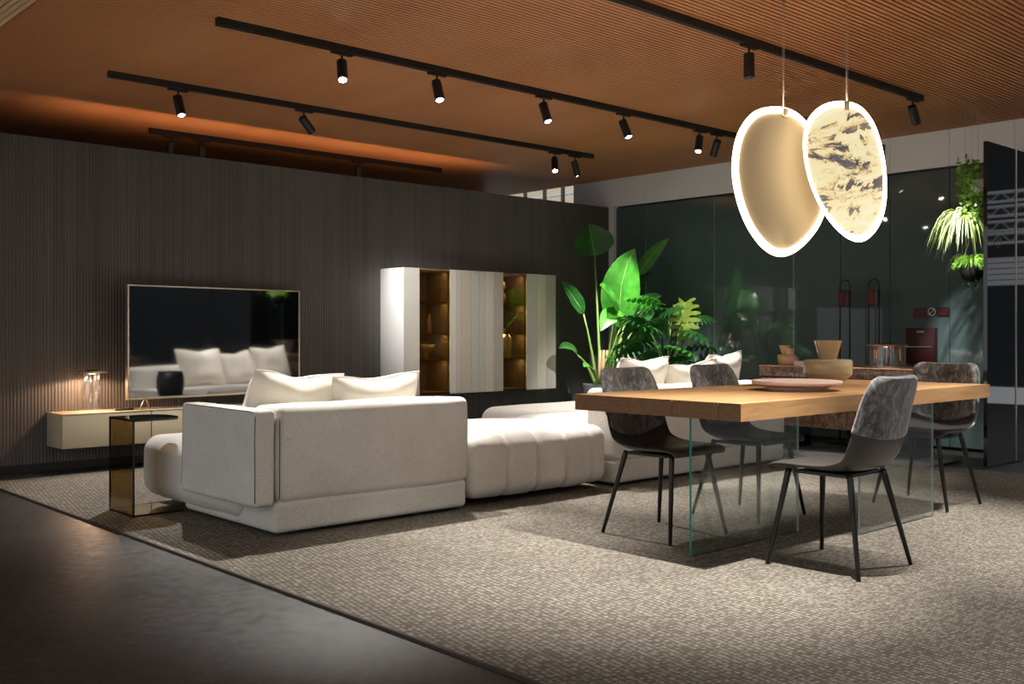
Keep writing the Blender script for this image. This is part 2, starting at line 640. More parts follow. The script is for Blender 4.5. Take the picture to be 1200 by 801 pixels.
def spot(x, y, target, label, on=True, power=200, cone=50, blend=0.6, color=(1, 0.95, 0.88), soft=0.02, L_=0.155):
    zt = CZ - 0.045
    t = thing('track_spotlight', label, 'spotlight', (x, y, zt), 0, 'black track spotlights')
    box('adapter', M_black, t, x - 0.075, x + 0.075, y - 0.016, y + 0.016, zt - 0.018, zt)
    MB().tube([(x, y, zt - 0.015), (x, y, zt - 0.085)], 0.007, 8).build('stem', M_black, t, True)
    piv = Vector((x, y, zt - 0.085))
    d = (Vector(target) - piv).normalized()
    a = piv - d * 0.035
    b = a + d * L_
    R = 0.034
    mb = MB()
    mb.tube([a, a + d * 0.003, a + d * 0.01, b, b, b - d * 0.004], [R * 0.6, R * 0.93, R, R, R * 0.88, R * 0.86], 20, cap=False)
    mb.tube([a + d * 0.0005, a + d * 0.001], [0.0005, R * 0.6], 20, cap=False)
    body = mb.build('body', M_black, t, True, angle=0.7)
    MB().tube([b - d * 0.003, b + d * 0.003, b + d * 0.006], [R * 0.86, R * 0.6, 0.0005], 20, cap=False).build('lens', M_lens_on if on else M_lens_off, body)
    if on and power > 0:
        li = bpy.data.lights.new('beam', 'SPOT')
        li.energy = power * 0.80
        li.spot_size = math.radians(cone)
        li.spot_blend = blend
        li.color = color
        li.shadow_soft_size = soft
        lo = bpy.data.objects.new('beam', li)
        COL.objects.link(lo)
        lo.parent = t
        lo.location = b + d * 0.02 - t.location
        lo.rotation_euler = d.to_track_quat('-Z', 'Y').to_euler()
    return t


W = (1, 0.97, 0.93)
# middle track
spot(3.66, YA, (3.0, 4.35, 0.0), 'lit black spotlight, leftmost on the middle track, glaring at the viewer', power=460, cone=54, blend=0.6, color=W)
spot(4.44, YA, (4.25, 4.55, 0.0), 'lit black spotlight, second from left on the middle track', power=340, cone=48, blend=0.5, color=W)
spot(5.48, YA, (5.6, 4.6, 0.0), 'lit black spotlight, third from left on the middle track', power=340, cone=48, blend=0.5, color=W)
spot(6.40, YA, (6.75, 4.6, 0.0), 'lit black spotlight, fourth from left on the middle track', power=340, cone=48, blend=0.5, color=W)
spot(7.42, YA, (6.5, 5.2, 0.4), 'lit black spotlight, left of the close pair ending the middle track', power=200, cone=60, color=W)
spot(7.68, YA, (8.3, 6.9, 0.9), 'black spotlight turned away, right of the close pair ending the middle track', power=260, cone=50, color=W)
# track by the wall
spot(3.31, YB, (3.6, 6.5, 0.0), 'lit black spotlight, leftmost on the track by the display wall', power=300, cone=88, color=W)
spot(4.38, YB, (6.75, 7.93, 0.80), 'black spotlight turned toward the glass cabinet, second on the wall track', power=360, cone=44, blend=1.0, color=W)
spot(7.25, YB, (6.5, 6.4, 0.2), 'lit black spotlight, left of the close pair ending the wall track', power=260, cone=60, color=W)
spot(7.54, YB, (8.15, 7.35, 1.3), 'black spotlight turned toward the tall plant at the wall track end', power=520, cone=44, color=W)
# table track
spot(5.46, YC, (5.46, YC - 0.02, 0.0), 'unlit black spotlight hanging straight down left of the pendant lamps', on=False)
spot(7.64, YC, (8.42, 3.80, 1.75), 'black spotlight at the right end of the track over the table', power=330, cone=34, color=W)
# an assumed further track over the near side of the rug, above the frame
track('light_track', 'assumed black ceiling track nearest to the viewer over the rug', 2.2, 7.6, YD)
spot(3.80, YD, (3.55, 2.95, 0.0), 'assumed black spotlight on the nearest track over the bare rug', power=760, cone=60, blend=1.0, color=W)  # lamp out of view, assumed from the table shadow on the rug
spot(4.75, YD, (4.8, 3.1, 0.74), 'added black spotlight on the nearest track brightening the table top', power=170, cone=40, blend=1.0, color=W)  # extra lamp out of view, added to light the table top
spot(5.60, YD, (5.5, 2.0, 0.0), 'assumed black spotlight on the nearest track beside the dining chair', power=600, cone=62, blend=1.0, color=W)  # lamp out of view, assumed from the bright patch of rug
spot(6.90, YD, (6.2, 3.0, 0.74), 'assumed black spotlight on the nearest track turned to the right table end', power=330, cone=40, blend=1.0, color=W)  # assumed lamp out of view, added to light the right table end
spot(4.30, YD, (3.8, 1.0, 0.0), 'added black fill spotlight on the nearest track turned toward the viewer', power=190, cone=84, blend=1.0, color=W)  # extra fill lamp out of view, added to brighten the near rug corner
# dim ones behind the display wall
spot(4.05, YE, (4.0, 9.6, 1.0), 'dim spotlight behind the display wall, left of a pair', on=False)
spot(4.35, YE, (4.5, 9.6, 1.0), 'dim spotlight behind the display wall, right of a pair', on=False)
spot(6.1, YE, (6.2, 9.6, 1.0), 'dim spotlight alone behind the display wall near the far end', on=False)

# assumed warm light strip, unseen behind the display wall, added to wash the ceiling
strip = thing('assumed_light_strip', 'assumed warm light strip behind the top of the display wall', 'light strip', (5.0, WY + 0.15, 2.30))
box('channel', M_black, strip, 2.8, 7.4, WY + 0.12, WY + 0.20, 2.27, 2.30)  # holder assumed along with the unseen strip
al = bpy.data.lights.new('assumed_glow', 'AREA')
al.shape = 'RECTANGLE'
al.size, al.size_y = 4.4, 0.05
al.energy = 9
al.color = (1, 0.55, 0.28)
al.spread = math.radians(130)
ao = bpy.data.objects.new('assumed_glow', al)
COL.objects.link(ao)
ao.parent = strip
ao.location = (5.1 - 5.0, 0.01, 0.012)
ao.rotation_euler = (math.pi, 0, 0)

hl = bpy.data.lights.new('added_hall_lamp', 'POINT')  # unseen lamp, added to light the hall beyond the slot
hl.energy = 130
hl.color = (1, 0.9, 0.7)
hl.shadow_soft_size = 0.3
ho = bpy.data.objects.new('added_hall_lamp', hl)
COL.objects.link(ho)
ho.location = (13.0, 12.0, 5.0)

# ------------------------------------------------------------------ sofas
def piping(name, pts, parent, r=0.0035, closed=False, m=None):
    return MB().tube(pts, r, 6, closed=closed).build(name, m or M_pipe, parent, True)


sofa = thing('corner_sofa', 'cream boucle corner sofa with low backs beside the smoked side table', 'sofa', (3.3, 5.4, 0), 0)
bo = rbox(2.65, 3.935, 4.69, 5.75, 0.02, 0.185, 0.03, 3, 4).build('base', M_boucle, sofa, True)
rbox(2.60, 3.90, 5.0, 6.27, 0.05, 0.42, 0.10, 4, 8, (0.02, 0.02, 0.025), wobble(0.008, 3, 1)).build('seat', M_boucle, sofa, True)
bk = rbox(2.662, 3.945, 4.675, 4.97, 0.175, 0.67, 0.045, 4, 10, (0.008, 0.018, 0.012), wobble(0.010, 3.2, 3)).build('back_cushion', M_boucle, sofa, True)
sb = rbox(2.535, 2.655, 4.685, 5.54, 0.165, 0.66, 0.024, 4, 10, (0.004, 0.004, 0.004), wobble(0.006, 3.2, 5)).build('side_cushion', M_boucle, sofa, True)
wb5 = wobble(0.006, 3.2, 5)
e0 = 2.535 + 0.006
piping('piping', [wb5(Vector(p)) for p in [(e0, 4.692, 0.19), (e0, 4.692, 0.35), (e0, 4.692, 0.50), (e0, 4.692, 0.62), (e0, 4.705, 0.648), (e0, 4.75, 0.654), (e0, 4.95, 0.654), (e0, 5.15, 0.654), (e0, 5.35, 0.654), (e0, 5.50, 0.652), (e0, 5.53, 0.62), (e0, 5.533, 0.4), (e0, 5.533, 0.2)]], sb, 0.003)
piping('piping', [wb5(Vector(p)) for p in [(2.56, 5.30, 0.662), (2.60, 5.22, 0.663), (2.648, 5.18, 0.66)]], sb, 0.003)
piping('piping', [(2.672, 4.682, 0.20), (2.668, 4.674, 0.40), (2.672, 4.678, 0.62)], bk, 0.003)
# low seat with channel seams
SEAM = [4.26, 4.52, 4.77, 5.02]


def ott(p):
    d = 0.0
    for s_ in SEAM:
        d = max(d, math.exp(-((p.x - s_) / 0.018) ** 2))
    c = Vector((4.575, 5.2, 0.22))
    n_ = Vector((0, (p.y - c.y) / 0.5, (p.z - c.z) / 0.2))
    if n_.length > 0.3:
        n_.normalize()
        p = p - n_ * 0.026 * d
    return wobble(0.007, 4, 8)(p)


otm = thing('ottoman', 'low cream boucle seat with vertical seams between the two sofas', 'ottoman', (4.575, 5.2, 0))
mbx = rbox(3.965, 5.19, 4.685, 5.72, 0.045, 0.43, 0.085, 5, 64, (0.015, 0.03, 0.03), ott)
mbx.build('seat', M_boucle, otm, True)

sofa2 = thing('chaise_sofa', 'cream boucle sofa with pillows behind the dining chairs', 'sofa', (6.3, 5.4, 0))
rbox(5.26, 7.33, 4.69, 5.7, 0.02, 0.185, 0.03, 3, 4).build('base', M_boucle, sofa2, True)
rbox(5.25, 7.34, 4.675, 4.97, 0.175, 0.665, 0.045, 4, 10, (0.008, 0.018, 0.012), wobble(0.010, 3.2, 13)).build('back_cushion', M_boucle, sofa2, True)
rbox(5.30, 7.30, 4.95, 5.85, 0.05, 0.42, 0.09, 4, 8, (0.015, 0.02, 0.025), wobble(0.008, 3, 11)).build('seat', M_boucle, sofa2, True)
rbox(5.60, 7.10, 5.75, 6.55, 0.03, 0.43, 0.10, 4, 8, (0.02, 0.02, 0.03), wobble(0.008, 3, 15)).build('chaise', M_boucle, sofa2, True)


def pillow(label, c, w, h, t, yaw, lean, roll=0.0, dent=0.05, seed=0):
    """c: centre of the lower edge; yaw about z; lean back"""
    n = 18
    vs, fs = [], []
    for side in (1, -1):
        o = len(vs)
        for j in range(n + 1):
            for i in range(n + 1):
                u, v = 2 * i / n - 1, 2 * j / n - 1
                th = (max(0, 1 - u ** 4) * max(0, 1 - v ** 4)) ** 0.6
                x = u * w / 2 * (1 - 0.035 * (1 - v * v))
                z = v * h / 2 * (1 - 0.03 * (1 - u * u))
                if v > 0:
                    z -= dent * math.exp(-(u / 0.45) ** 2) * v ** 2
                p = Vector((x, side * t / 2 * th, z + h / 2))
                p += Vector((noise.noise(p * 6 + Vector((seed, 0, 0))), side * noise.noise(p * 7 + Vector((0, seed, 3))) * 0.8, noise.noise(p * 6 + Vector((3, 0, seed))))) * 0.012 * (0.3 + th)
                vs.append(p)
        for j in range(n):
            for i in range(n):
                q = (o + j * (n + 1) + i, o + j * (n + 1) + i + 1, o + (j + 1) * (n + 1) + i + 1, o + (j + 1) * (n + 1) + i)
                fs.append(q if side < 0 else q[::-1])
    Mx = Matrix.Rotation(yaw, 4, 'Z') @ Matrix.Rotation(lean, 4, 'X') @ Matrix.Rotation(roll, 4, 'Y')
    mb = MB().add([Mx @ p for p in vs], fs)
    th_ = thing('pillow', label, 'pillow', c, 0, 'pillows on the sofas')
    mb.build('cover', M_pillow, th_, True, world=False, weld=True)
    edge = []
    for k in range(4 * n):
        if k < n:
            i, j = k, 0
        elif k < 2 * n:
            i, j = n, k - n
        elif k < 3 * n:
            i, j = 3 * n - k, n
        else:
            i, j = 0, 4 * n - k
        a, b = vs[j * (n + 1) + i], vs[(n + 1) ** 2 + j * (n + 1) + i]
        edge.append(Mx @ ((a + b) / 2))
    MB().tube(edge, 0.004, 6, closed=True).build('welt', M_pillow, th_, True, world=False)
    return th_


# lower edge rests on the seat (z 0.43), top leans on the back (y 4.97)
pillow('cream pillow on the corner sofa, left of its pair', (2.99, 5.22, 0.44), 0.66, 0.42, 0.22, 0.16, 0.34, 0.07, 0.035, 1)
pillow('cream pillow on the corner sofa, right of its pair', (3.55, 5.18, 0.44), 0.62, 0.39, 0.22, 0.0, 0.34, -0.03, 0.03, 2)
pillow('cream pillow on the far sofa beside the tall plant', (6.04, 5.22, 0.44), 0.60, 0.45, 0.20, 0.05, 0.30, 0.0, 0.03, 3)
pillow('cream pillow on the far sofa behind the second dining chair', (6.62, 5.18, 0.44), 0.56, 0.41, 0.20, -0.06, 0.34, -0.08, 0.03, 4)
pillow('white pillow on the far sofa beside the marble island', (7.10, 5.23, 0.44), 0.52, 0.47, 0.20, 0.10, 0.28, -0.06, 0.03, 5)

# ------------------------------------------------------------------ low dark coffee table with a black pot (seen in the television)
ct = thing('coffee_table', 'low dark round-cornered coffee table behind the corner sofa back', 'coffee table', (4.55, 6.55, 0))
rbox(4.10, 5.0, 6.30, 7.0, 0.39, 0.43, 0.018, 3, 4).build('top', M_blackglass, ct, True)
for x in (4.2, 4.9):
    for yy in (6.4, 6.9):
        MB().tube([(x, yy, 0), (x, yy, 0.395)], 0.016, 10).build('leg', M_black, ct, True)
bp = thing('black_pot', 'matt black round pot on the coffee table', 'pot', (4.66, 6.53, 0.431))
MB().lathe([(0.0, 0), (0.10, 0.0), (0.12, 0.03), (0.132, 0.10), (0.13, 0.18), (0.115, 0.242), (0.107, 0.245), (0.10, 0.22), (0.0, 0.21)], n=36).build('body', M_ceramic_black, bp, True, world=False)
MB().tube([(0.112 * math.cos(a_ * math.pi / 18), 0.112 * math.sin(a_ * math.pi / 18), 0.243) for a_ in range(36)], 0.005, 6, closed=True).build('rim', M_ceramic_black, bp, True, world=False)
bk_ = thing('magazine', 'open white magazine on the coffee table', 'magazine', (4.80, 6.82, 0.431))
for sgn in (-1, 1):
    pts = [(sgn * 0.16 * i / 6, 0.012 * math.sin(math.pi * i / 6) + 0.003) for i in range(7)]
    vs = [(x, yy, z) for x, z in pts for yy in (-0.11, 0.11)] + [(x, yy, 0) for x, z in pts for yy in (-0.11, 0.11)]
    fs = [(2 * i, 2 * i + 1, 2 * i + 3, 2 * i + 2) for i in range(6)] + [(14 + 2 * i, 16 + 2 * i, 17 + 2 * i, 15 + 2 * i) for i in range(6)]
    MB().add(vs, fs).build('page', M_paper, bk_, True, world=False)

# ------------------------------------------------------------------ side table of smoked glass
st = thing('side_table', 'bronze smoked glass side table with a rounded top beside the corner sofa', 'side table', (2.45, 5.95, 0))


def glass_slab(name, outline, z0, z1, parent, m, me_):
    mb = MB()
    n = len(outline)
    vs = [(x, yy, z0) for x, yy in outline] + [(x, yy, z1) for x, yy in outline]
    mb.add(vs, [tuple(range(n - 1, -1, -1)), tuple(range(n, 2 * n))])
    mb.cur = 1
    mb.add(vs, [(i, (i + 1) % n, n + (i + 1) % n, n + i) for i in range(n)])
    return mb.build(name, [m, me_], parent)


arc = [(2.36, 5.775), (2.58, 5.775)] + [(2.58 + 0.10 * math.sin(a_ * math.pi / 20), 5.95 - 0.175 * math.cos(a_ * math.pi / 20)) for a_ in range(1, 20)] + [(2.58, 6.125), (2.36, 6.125)]
glass_slab('top', arc, 0.545, 0.557, st, M_smoke, M_smoke_edge)
glass_slab('base', [(2.36, 5.775), (2.66, 5.775), (2.66, 6.125), (2.36, 6.125)], 0.002, 0.012, st, M_smoke, M_smoke_edge)
mb = MB()
mb.box(2.355, 2.367, 5.775, 6.125, 0.0, 0.557)
mb.mi = [1, 1, 1, 1, 0, 0]
mb.build('upright', [M_smoke, M_smoke_edge], st)

# ------------------------------------------------------------------ wall-hung console, television, lamp
for (x0, x1, lab) in ((2.71, 3.395, 'cream floating console unit, left end under the table lamp'), (3.40, 5.15, 'cream floating console unit under the television')):
    c_ = thing('console_unit', lab, 'cabinet', ((x0 + x1) / 2, 8.13, 0.18), 0, 'floating console units')
    box('carcass', M_console, c_, x0, x1, 7.975, WY, 0.18, 0.435, 0.003)
    box('front', M_console, c_, x0 + 0.001, x1 - 0.001, 7.957, 7.973, 0.181, 0.432, 0.003)
    box('top', M_console, c_, x0 - 0.001, x1 + 0.001, 7.955, WY, 0.436, 0.442, 0.002)

tv = thing('television', 'wide black television with thin champagne frame standing on the console', 'television', (4.045, 8.09, 0.443), math.radians(5.6))
TW, TZ0, TZ1 = 0.826, 0.082, 0.995


def tvbox(name, m, x0, x1, y0, y1, z0, z1):
    return MB().box(x0, x1, y0, y1, z0, z1).build(name, m, tv, world=False)


tvbox('screen', M_screen, -TW + 0.012, TW - 0.012, -0.004, 0, TZ0 + 0.018, TZ1 - 0.010)
tvbox('housing', M_black, -TW + 0.004, TW - 0.004, 0, 0.04, TZ0 + 0.004, TZ1 - 0.004)
for b_ in ((-TW, TW, TZ1 - 0.010, TZ1), (-TW, TW, TZ0, TZ0 + 0.018), (-TW, -TW + 0.012, TZ0 + 0.018, TZ1 - 0.01), (TW - 0.012, TW, TZ0 + 0.018, TZ1 - 0.01)):
    tvbox('frame', M_gold, b_[0], b_[1], -0.008, 0.03, b_[2], b_[3])
for x in (-0.68, 0.68):
    MB().tube([(x - 0.07, -0.05, 0.007), (x, 0.01, TZ0 - 0.002), (x + 0.02, 0.01, TZ0 - 0.002), (x + 0.08, 0.07, 0.007)], 0.0065, 8).build('foot', M_gold, tv, True, world=False)
rc = thing('remote_control', 'small black remote control on the console beside the lamp', 'remote control', (3.22, 8.06, 0.442))
rbox(-0.07, 0.07, -0.018, 0.018, 0.0, 0.016, 0.006, 2, 2).build('body', M_black, rc, True, world=False)
for i in range(4):
    MB().lathe([(0.004, 0.0155), (0.004, 0.0175), (0.0001, 0.0175)], (-0.04 + i * 0.02, 0, 0), 8).build('button', M_lightgrey, rc, world=False)


def tube_lamp(label, loc, R, H, m_disc, n, watts, warm, branch):
    t = thing('table_lamp', label, 'lamp', loc, 0, 'glass tube table lamps')
    MB().lathe([(0.0001, H - 0.012), (R, H - 0.012), (R + 0.003, H - 0.006), (R, H), (0.0001, H)], n=40).build('disc', m_disc, t, True, world=False, angle=0.5)
    MB().lathe([(0.0001, H), (0.045, H), (0.045, H + 0.012), (0.0001, H + 0.012)], n=24).build('cap', M_black, t, True, world=False, angle=0.5)
    # glass cylinder standing on the shelf
    r = R * 0.62 if not branch else R * 0.92
    MB().lathe([(r, 0), (r, H - 0.012)], n=40).build('glass_shade', M_tube, t, True, world=False)
    for i in range(n):
        a_ = 2 * math.pi * i / n
        rr = r * 0.72
        ln = H * (0.45 + 0.35 * ((i * 7) % 5) / 4)
        x, yy = rr * math.cos(a_), rr * math.sin(a_)
        MB().tube([(x, yy, H - 0.013), (x, yy, H - ln)], 0.0065, 8).build('tube', M_tube if not branch else M_copper, t, True, world=False)
    MB().lathe([(0.028, H - 0.02), (0.028, H - 0.013)], n=20).build('socket', M_black, t, True, world=False)
    MB().lathe([(0.0001, H - 0.021), (0.026, H - 0.021)], n=20).build('led', M_lens_on if False else mat('lamp_led', (1, 1, 1), emit=(1, 0.75, 0.45), estr=12), t, world=False)
    li = bpy.data.lights.new('bulb', 'SPOT')
    li.energy = watts
    li.color = warm
    li.spot_size = math.radians(165)
    li.spot_blend = 0.25
    li.shadow_soft_size = 0.02
    lo = bpy.data.objects.new('bulb', li)
    COL.objects.link(lo)
    lo.parent = t
    lo.location = (0, 0, H - 0.026)
    return t


tube_lamp('lit glass tube lamp with thin disc top on the cream console', (2.99, 8.12, 0.442), 0.125, 0.315, M_gold, 9, 20, (1, 0.60, 0.36), False)

# ------------------------------------------------------------------ wall cabinet with glass strips
cb = thing('display_cabinet', 'wall-hung cabinet with bronze glass doors and beige striped glass doors', 'cabinet', (6.87, 8.1, 0.455))
CX0, CX1, CY, CZ0, CZ1 = 5.85, 7.90, 7.915, 0.455, 1.685
box('side_panel', M_cabside, cb, CX0, CX0 + 0.02, CY + 0.012, WY, CZ0, CZ1, 0.002)
box('side_panel', M_cabside, cb, CX1 - 0.02, CX1, CY + 0.012, WY, CZ0, CZ1, 0.002)
box('back_panel', M_inside, cb, CX0 + 0.02, CX1 - 0.02, WY - 0.012, WY, CZ0, CZ1)
box('top_panel', M_cabside, cb, CX0 + 0.02, CX1 - 0.02, CY + 0.012, WY - 0.012, CZ1 - 0.02, CZ1)
box('bottom_panel', M_inside, cb, CX0 + 0.02, CX1 - 0.02, CY + 0.012, WY - 0.012, CZ0, CZ0 + 0.02)
for x in (6.04, 6.42, 7.13, 7.465):
    box('divider', M_inside, cb, x - 0.008, x + 0.008, CY + 0.03, WY - 0.012, CZ0 + 0.02, CZ1 - 0.02)
edges = [(5.85, 6.04, 0), (6.42, 6.50, 0), (6.50, 6.565, 5), (6.565, 6.70, 1), (6.70, 6.80, 2), (6.80, 6.88, 2), (6.88, 7.00, 3), (7.00, 7.13, 4),
         (7.465, 7.62, 2), (7.62, 7.755, 3), (7.755, 7.90, 4)]
# solid doors carry vertical strips of tinted glass
for x0, x1, doors in ((5.85, 6.04, None), (6.42, 7.13, None), (7.465, 7.90, None)):
    dr = box('door', M_cabside, cb, x0 + 0.002, x1 - 0.002, CY + 0.004, CY + 0.02, CZ0, CZ1)
    for a, b, k in edges:
        if a >= x0 - 1e-4 and b <= x1 + 1e-4:
            box('glass_strip', STRIP[k], dr, a + 0.0015, b - 0.0015, CY, CY + 0.004, CZ0 + 0.001, CZ1 - 0.001)
for x0, x1 in ((6.04, 6.42), (7.13, 7.465)):
    dr = box('glass_door', M_bronze, cb, x0 + 0.002, x1 - 0.002, CY, CY + 0.005, CZ0, CZ1)
    for z in (0.79, 1.05, 1.36):
        box('shelf', M_shelf, cb, x0 + 0.01, x1 - 0.01, CY + 0.05, WY - 0.02, z - 0.006, z + 0.006)
    for z in (0.79, 1.05, 1.36, CZ1 - 0.014):
        lp = bpy.data.lights.new('assumed_shelf_light', 'AREA')  # assumed lights without fixtures, added to brighten the cabinet inside
        lp.shape = 'RECTANGLE'
        lp.size, lp.size_y = x1 - x0 - 0.06, 0.02
        lp.energy = 0.55
        lp.color = (1, 0.84, 0.58)
        lo = bpy.data.objects.new('assumed_shelf_light', lp)
        COL.objects.link(lo)
        lo.parent = cb
        lo.location = ((x0 + x1) / 2 - 6.87, CY + 0.07 - 8.1, z - 0.008 - 0.455)
        lo.rotation_euler = (math.radians(12), 0, 0)


def vase(name, label, loc, prof, m, cat='vase', group=None, n=28):
    t = tag(MB().lathe(prof, n=n).build(name, m, None, True, angle=0.9), label, cat, group)
    t.location = loc
    return t


vase('footed_bowl', 'cream footed bowl behind the left bronze glass door', (6.19, 8.02, 0.796),
     [(0.0, 0), (0.035, 0), (0.025, 0.06), (0.07, 0.08), (0.105, 0.12), (0.105, 0.145), (0.095, 0.145), (0.06, 0.10), (0.0, 0.09)], M_cream_vase, 'bowl')
vase('slim_bottle', 'slim dark bottle behind the left bronze glass door', (6.24, 8.02, 1.056),
     [(0.0, 0), (0.024, 0), (0.024, 0.13), (0.010, 0.16), (0.010, 0.19), (0.0, 0.19)], M_gold, 'bottle')
vase('round_bottle', 'cream stoppered bottle behind the right bronze glass door', (7.24, 8.03, 0.796),
     [(0.0, 0), (0.075, 0), (0.08, 0.02), (0.08, 0.20), (0.06, 0.245), (0.025, 0.26), (0.02, 0.285), (0.028, 0.295), (0.0, 0.31)], M_cream_vase, 'bottle')
vase('round_vase', 'cream round vase on the top shelf behind the right glass door', (7.22, 8.06, 1.366),
     [(0.0, 0), (0.04, 0), (0.065, 0.05), (0.05, 0.10), (0.03, 0.13), (0.055, 0.17), (0.045, 0.23), (0.0, 0.23)], M_cream_vase)

# ------------------------------------------------------------------ dining table
TX = (3.735, 6.29)
TZ = 0.745
tb = thing('dining_table', 'thick oak plank dining table on clear glass panel legs', 'dining table', (5.0, 3.1, 0))
js = [2.605, 2.727, 2.985, 3.245, 3.499, 3.605]
for a, b in zip(js[:-1], js[1:]):
    mb = MB().box(TX[0], TX[1], a + 0.0018, b - 0.0018, TZ - 0.078, TZ)
    mb.mi = [0, 0, 0, 0, 1, 1]
    mb.build('plank', [M_oak, M_oak_end], tb, bevel=0.0)
for x0, x1, yy in ((3.88, 4.80, 2.99), (4.95, 5.78, 2.72)):
    mb = MB().box(x0, x1, yy - 0.006, yy + 0.006, 0.0, TZ - 0.079)
    mb.mi = [2, 2, 0, 0, 1 if yy > 2.9 else 2, 2]
    mb.build('glass_leg', [M_clear, M_glass_edge, M_glass_edge2], tb)

# ------------------------------------------------------------------ chairs
PROF = [(0.235, 0.432), (0.232, 0.446), (0.215, 0.456), (0.15, 0.459), (0.05, 0.452), (-0.05, 0.447), (-0.12, 0.452), (-0.175, 0.470),
        (-0.213, 0.508), (-0.236, 0.56), (-0.250, 0.62), (-0.262, 0.68), (-0.274, 0.74), (-0.286, 0.80), (-0.296, 0.845), (-0.300, 0.862)]
WID = [0.40, 0.43, 0.445, 0.455, 0.465, 0.47, 0.47, 0.47, 0.47, 0.468, 0.46, 0.45, 0.44, 0.42, 0.375, 0.30]
CUR = [0.0, 0.0, 0.003, 0.008, 0.015, 0.025, 0.035, 0.045, 0.055, 0.058, 0.055, 0.05, 0.045, 0.035, 0.028, 0.022]


def resample(k):
    out = []
    n = len(PROF)
    for i in range(k + 1):
        t = i / k * (n - 1)
        a = min(int(t), n - 2)
        f_ = t - a

        def cr_(arr):
            p0, p1, p2, p3 = arr[max(a - 1, 0)], arr[a], arr[a + 1], arr[min(a + 2, n - 1)]
            return 0.5 * (2 * p1 + (p2 - p0) * f_ + (2 * p0 - 5 * p1 + 4 * p2 - p3) * f_ ** 2 + (3 * p1 - p0 - 3 * p2 + p3) * f_ ** 3)
        out.append((t, cr_([p[0] for p in PROF]), cr_([p[1] for p in PROF]), cr_(WID), cr_(CUR)))
    return out


def shell(t0, t1, off_in, off_out, extra=0.0, curve=0.0, ns=44, nu=14):
    """thick curved sheet following the chair profile between rows t0..t1"""
    rows = resample(90)

    def row(t):
        i = min(max(t / 15 * 90, 0), 89.999)
        a = int(i)
        f_ = i - a
        return [rows[a][q] * (1 - f_) + rows[a + 1][q] * f_ for q in range(1, 5)]
    inner, outer = [], []
    for s in range(ns + 1):
        ri, ro = [], []
        for i in range(nu + 1):
            u = 2 * i / nu - 1
            ts = t0 + curve * (u * u)
            t = ts + (t1 - ts) * s / ns
            y_, z_, w_, c_ = row(t)
            y2, z2, _, _ = row(min(t + 0.05, 15))
            y1, z1, _, _ = row(max(t - 0.05, 0))
            tan = Vector((0, y2 - y1, z2 - z1)).normalized()
            nrm = Vector((0, tan.z, -tan.y))          # towards the sitter
            if nrm.z < -0.5:
                nrm = -nrm
            x_ = u * (w_ / 2 + extra)
            p = Vector((x_, y_, z_)) + nrm * c_ * abs(u) ** 2.5
            edge = 1 - 0.75 * max(abs(u) ** 8, (0 if s < ns else 1) * 1.0)
            ri.append(p + nrm * off_in * edge)
            ro.append(p - nrm * off_out * edge)
        inner.append(ri)
        outer.append(ro)
    vs, fs = [], []
    for g in (inner, outer):
        for r in g:
            vs += r
    W_ = nu + 1
    o = (ns + 1) * W_
    for s in range(ns):
        for i in range(nu):
            a = s * W_ + i
            fs.append((a, a + 1, a + W_ + 1, a + W_))
            fs.append((o + a, o + a + W_, o + a + W_ + 1, o + a + 1))
    for s in range(ns):
        for i, fl in ((0, False), (nu, True)):
            a, b = s * W_ + i, (s + 1) * W_ + i
            q = (a, b, o + b, o + a)
            fs.append(q[::-1] if fl else q)
    for i in range(nu):
        for s, fl in ((0, True), (ns, False)):
            a = s * W_ + i
            q = (a, a + 1, o + a + 1, o + a)
            fs.append(q if fl else q[::-1])
    return MB().add(vs, fs)


def make_chair(label):
    t = thing('dining_chair', label, 'chair', (0, 0, 0), 0, 'dining chairs at the oak table')
    sh = shell(0, 14.2, 0.010, 0.012).build('seat_shell', M_leather, t, True, world=False, weld=True)
    bp_ = shell(9.55, 15, 0.019, 0.018, 0.004, 0.35).build('velvet_back', M_velvet, t, True, world=False, weld=True)
    shell(7.75, 14.6, 0.021, -0.006, -0.014, 0.9).build('velvet_pad', M_velvet, t, True, world=False, weld=True)
    MB().box(-0.15, 0.15, -0.13, 0.13, 0.418, 0.434).build('underframe', M_blackleg, t, world=False, bevel=0.004)
    for sx in (-1, 1):
        for sy in (-1, 1):
            MB().tube([(sx * 0.145, sy * 0.125 - (0.01 if sy < 0 else -0.04), 0.436), (sx * 0.150, sy * 0.130 - (0.01 if sy < 0 else -0.04), 0.415), (sx * 0.232, sy * 0.225, 0.004)], [0.0145, 0.0145, 0.0095], 12).build('leg', M_blackleg, t, True, world=False)
    return t


def put(t, x, y_, rz):
    t.location = (x, y_, 0)
    t.rotation_euler = (0, 0, rz)


ch = make_chair('grey velvet and leather dining chair in front, seen from behind')
put(ch, 4.245, 2.432, 0)
for x, y_, rz, lab in ((4.23, 3.432, math.pi, 'grey velvet dining chair behind the table, beside the green-edged glass leg'),
                       (5.03, 3.458, math.pi, 'grey velvet dining chair seen through the glass leg, in front of sofa pillows'),
                       (6.165, 2.937, math.pi / 2, 'brown-lit velvet dining chair at the right end of the table')):
    c_ = copy_tree(ch)
    c_['label'] = lab
    put(c_, x, y_, rz)

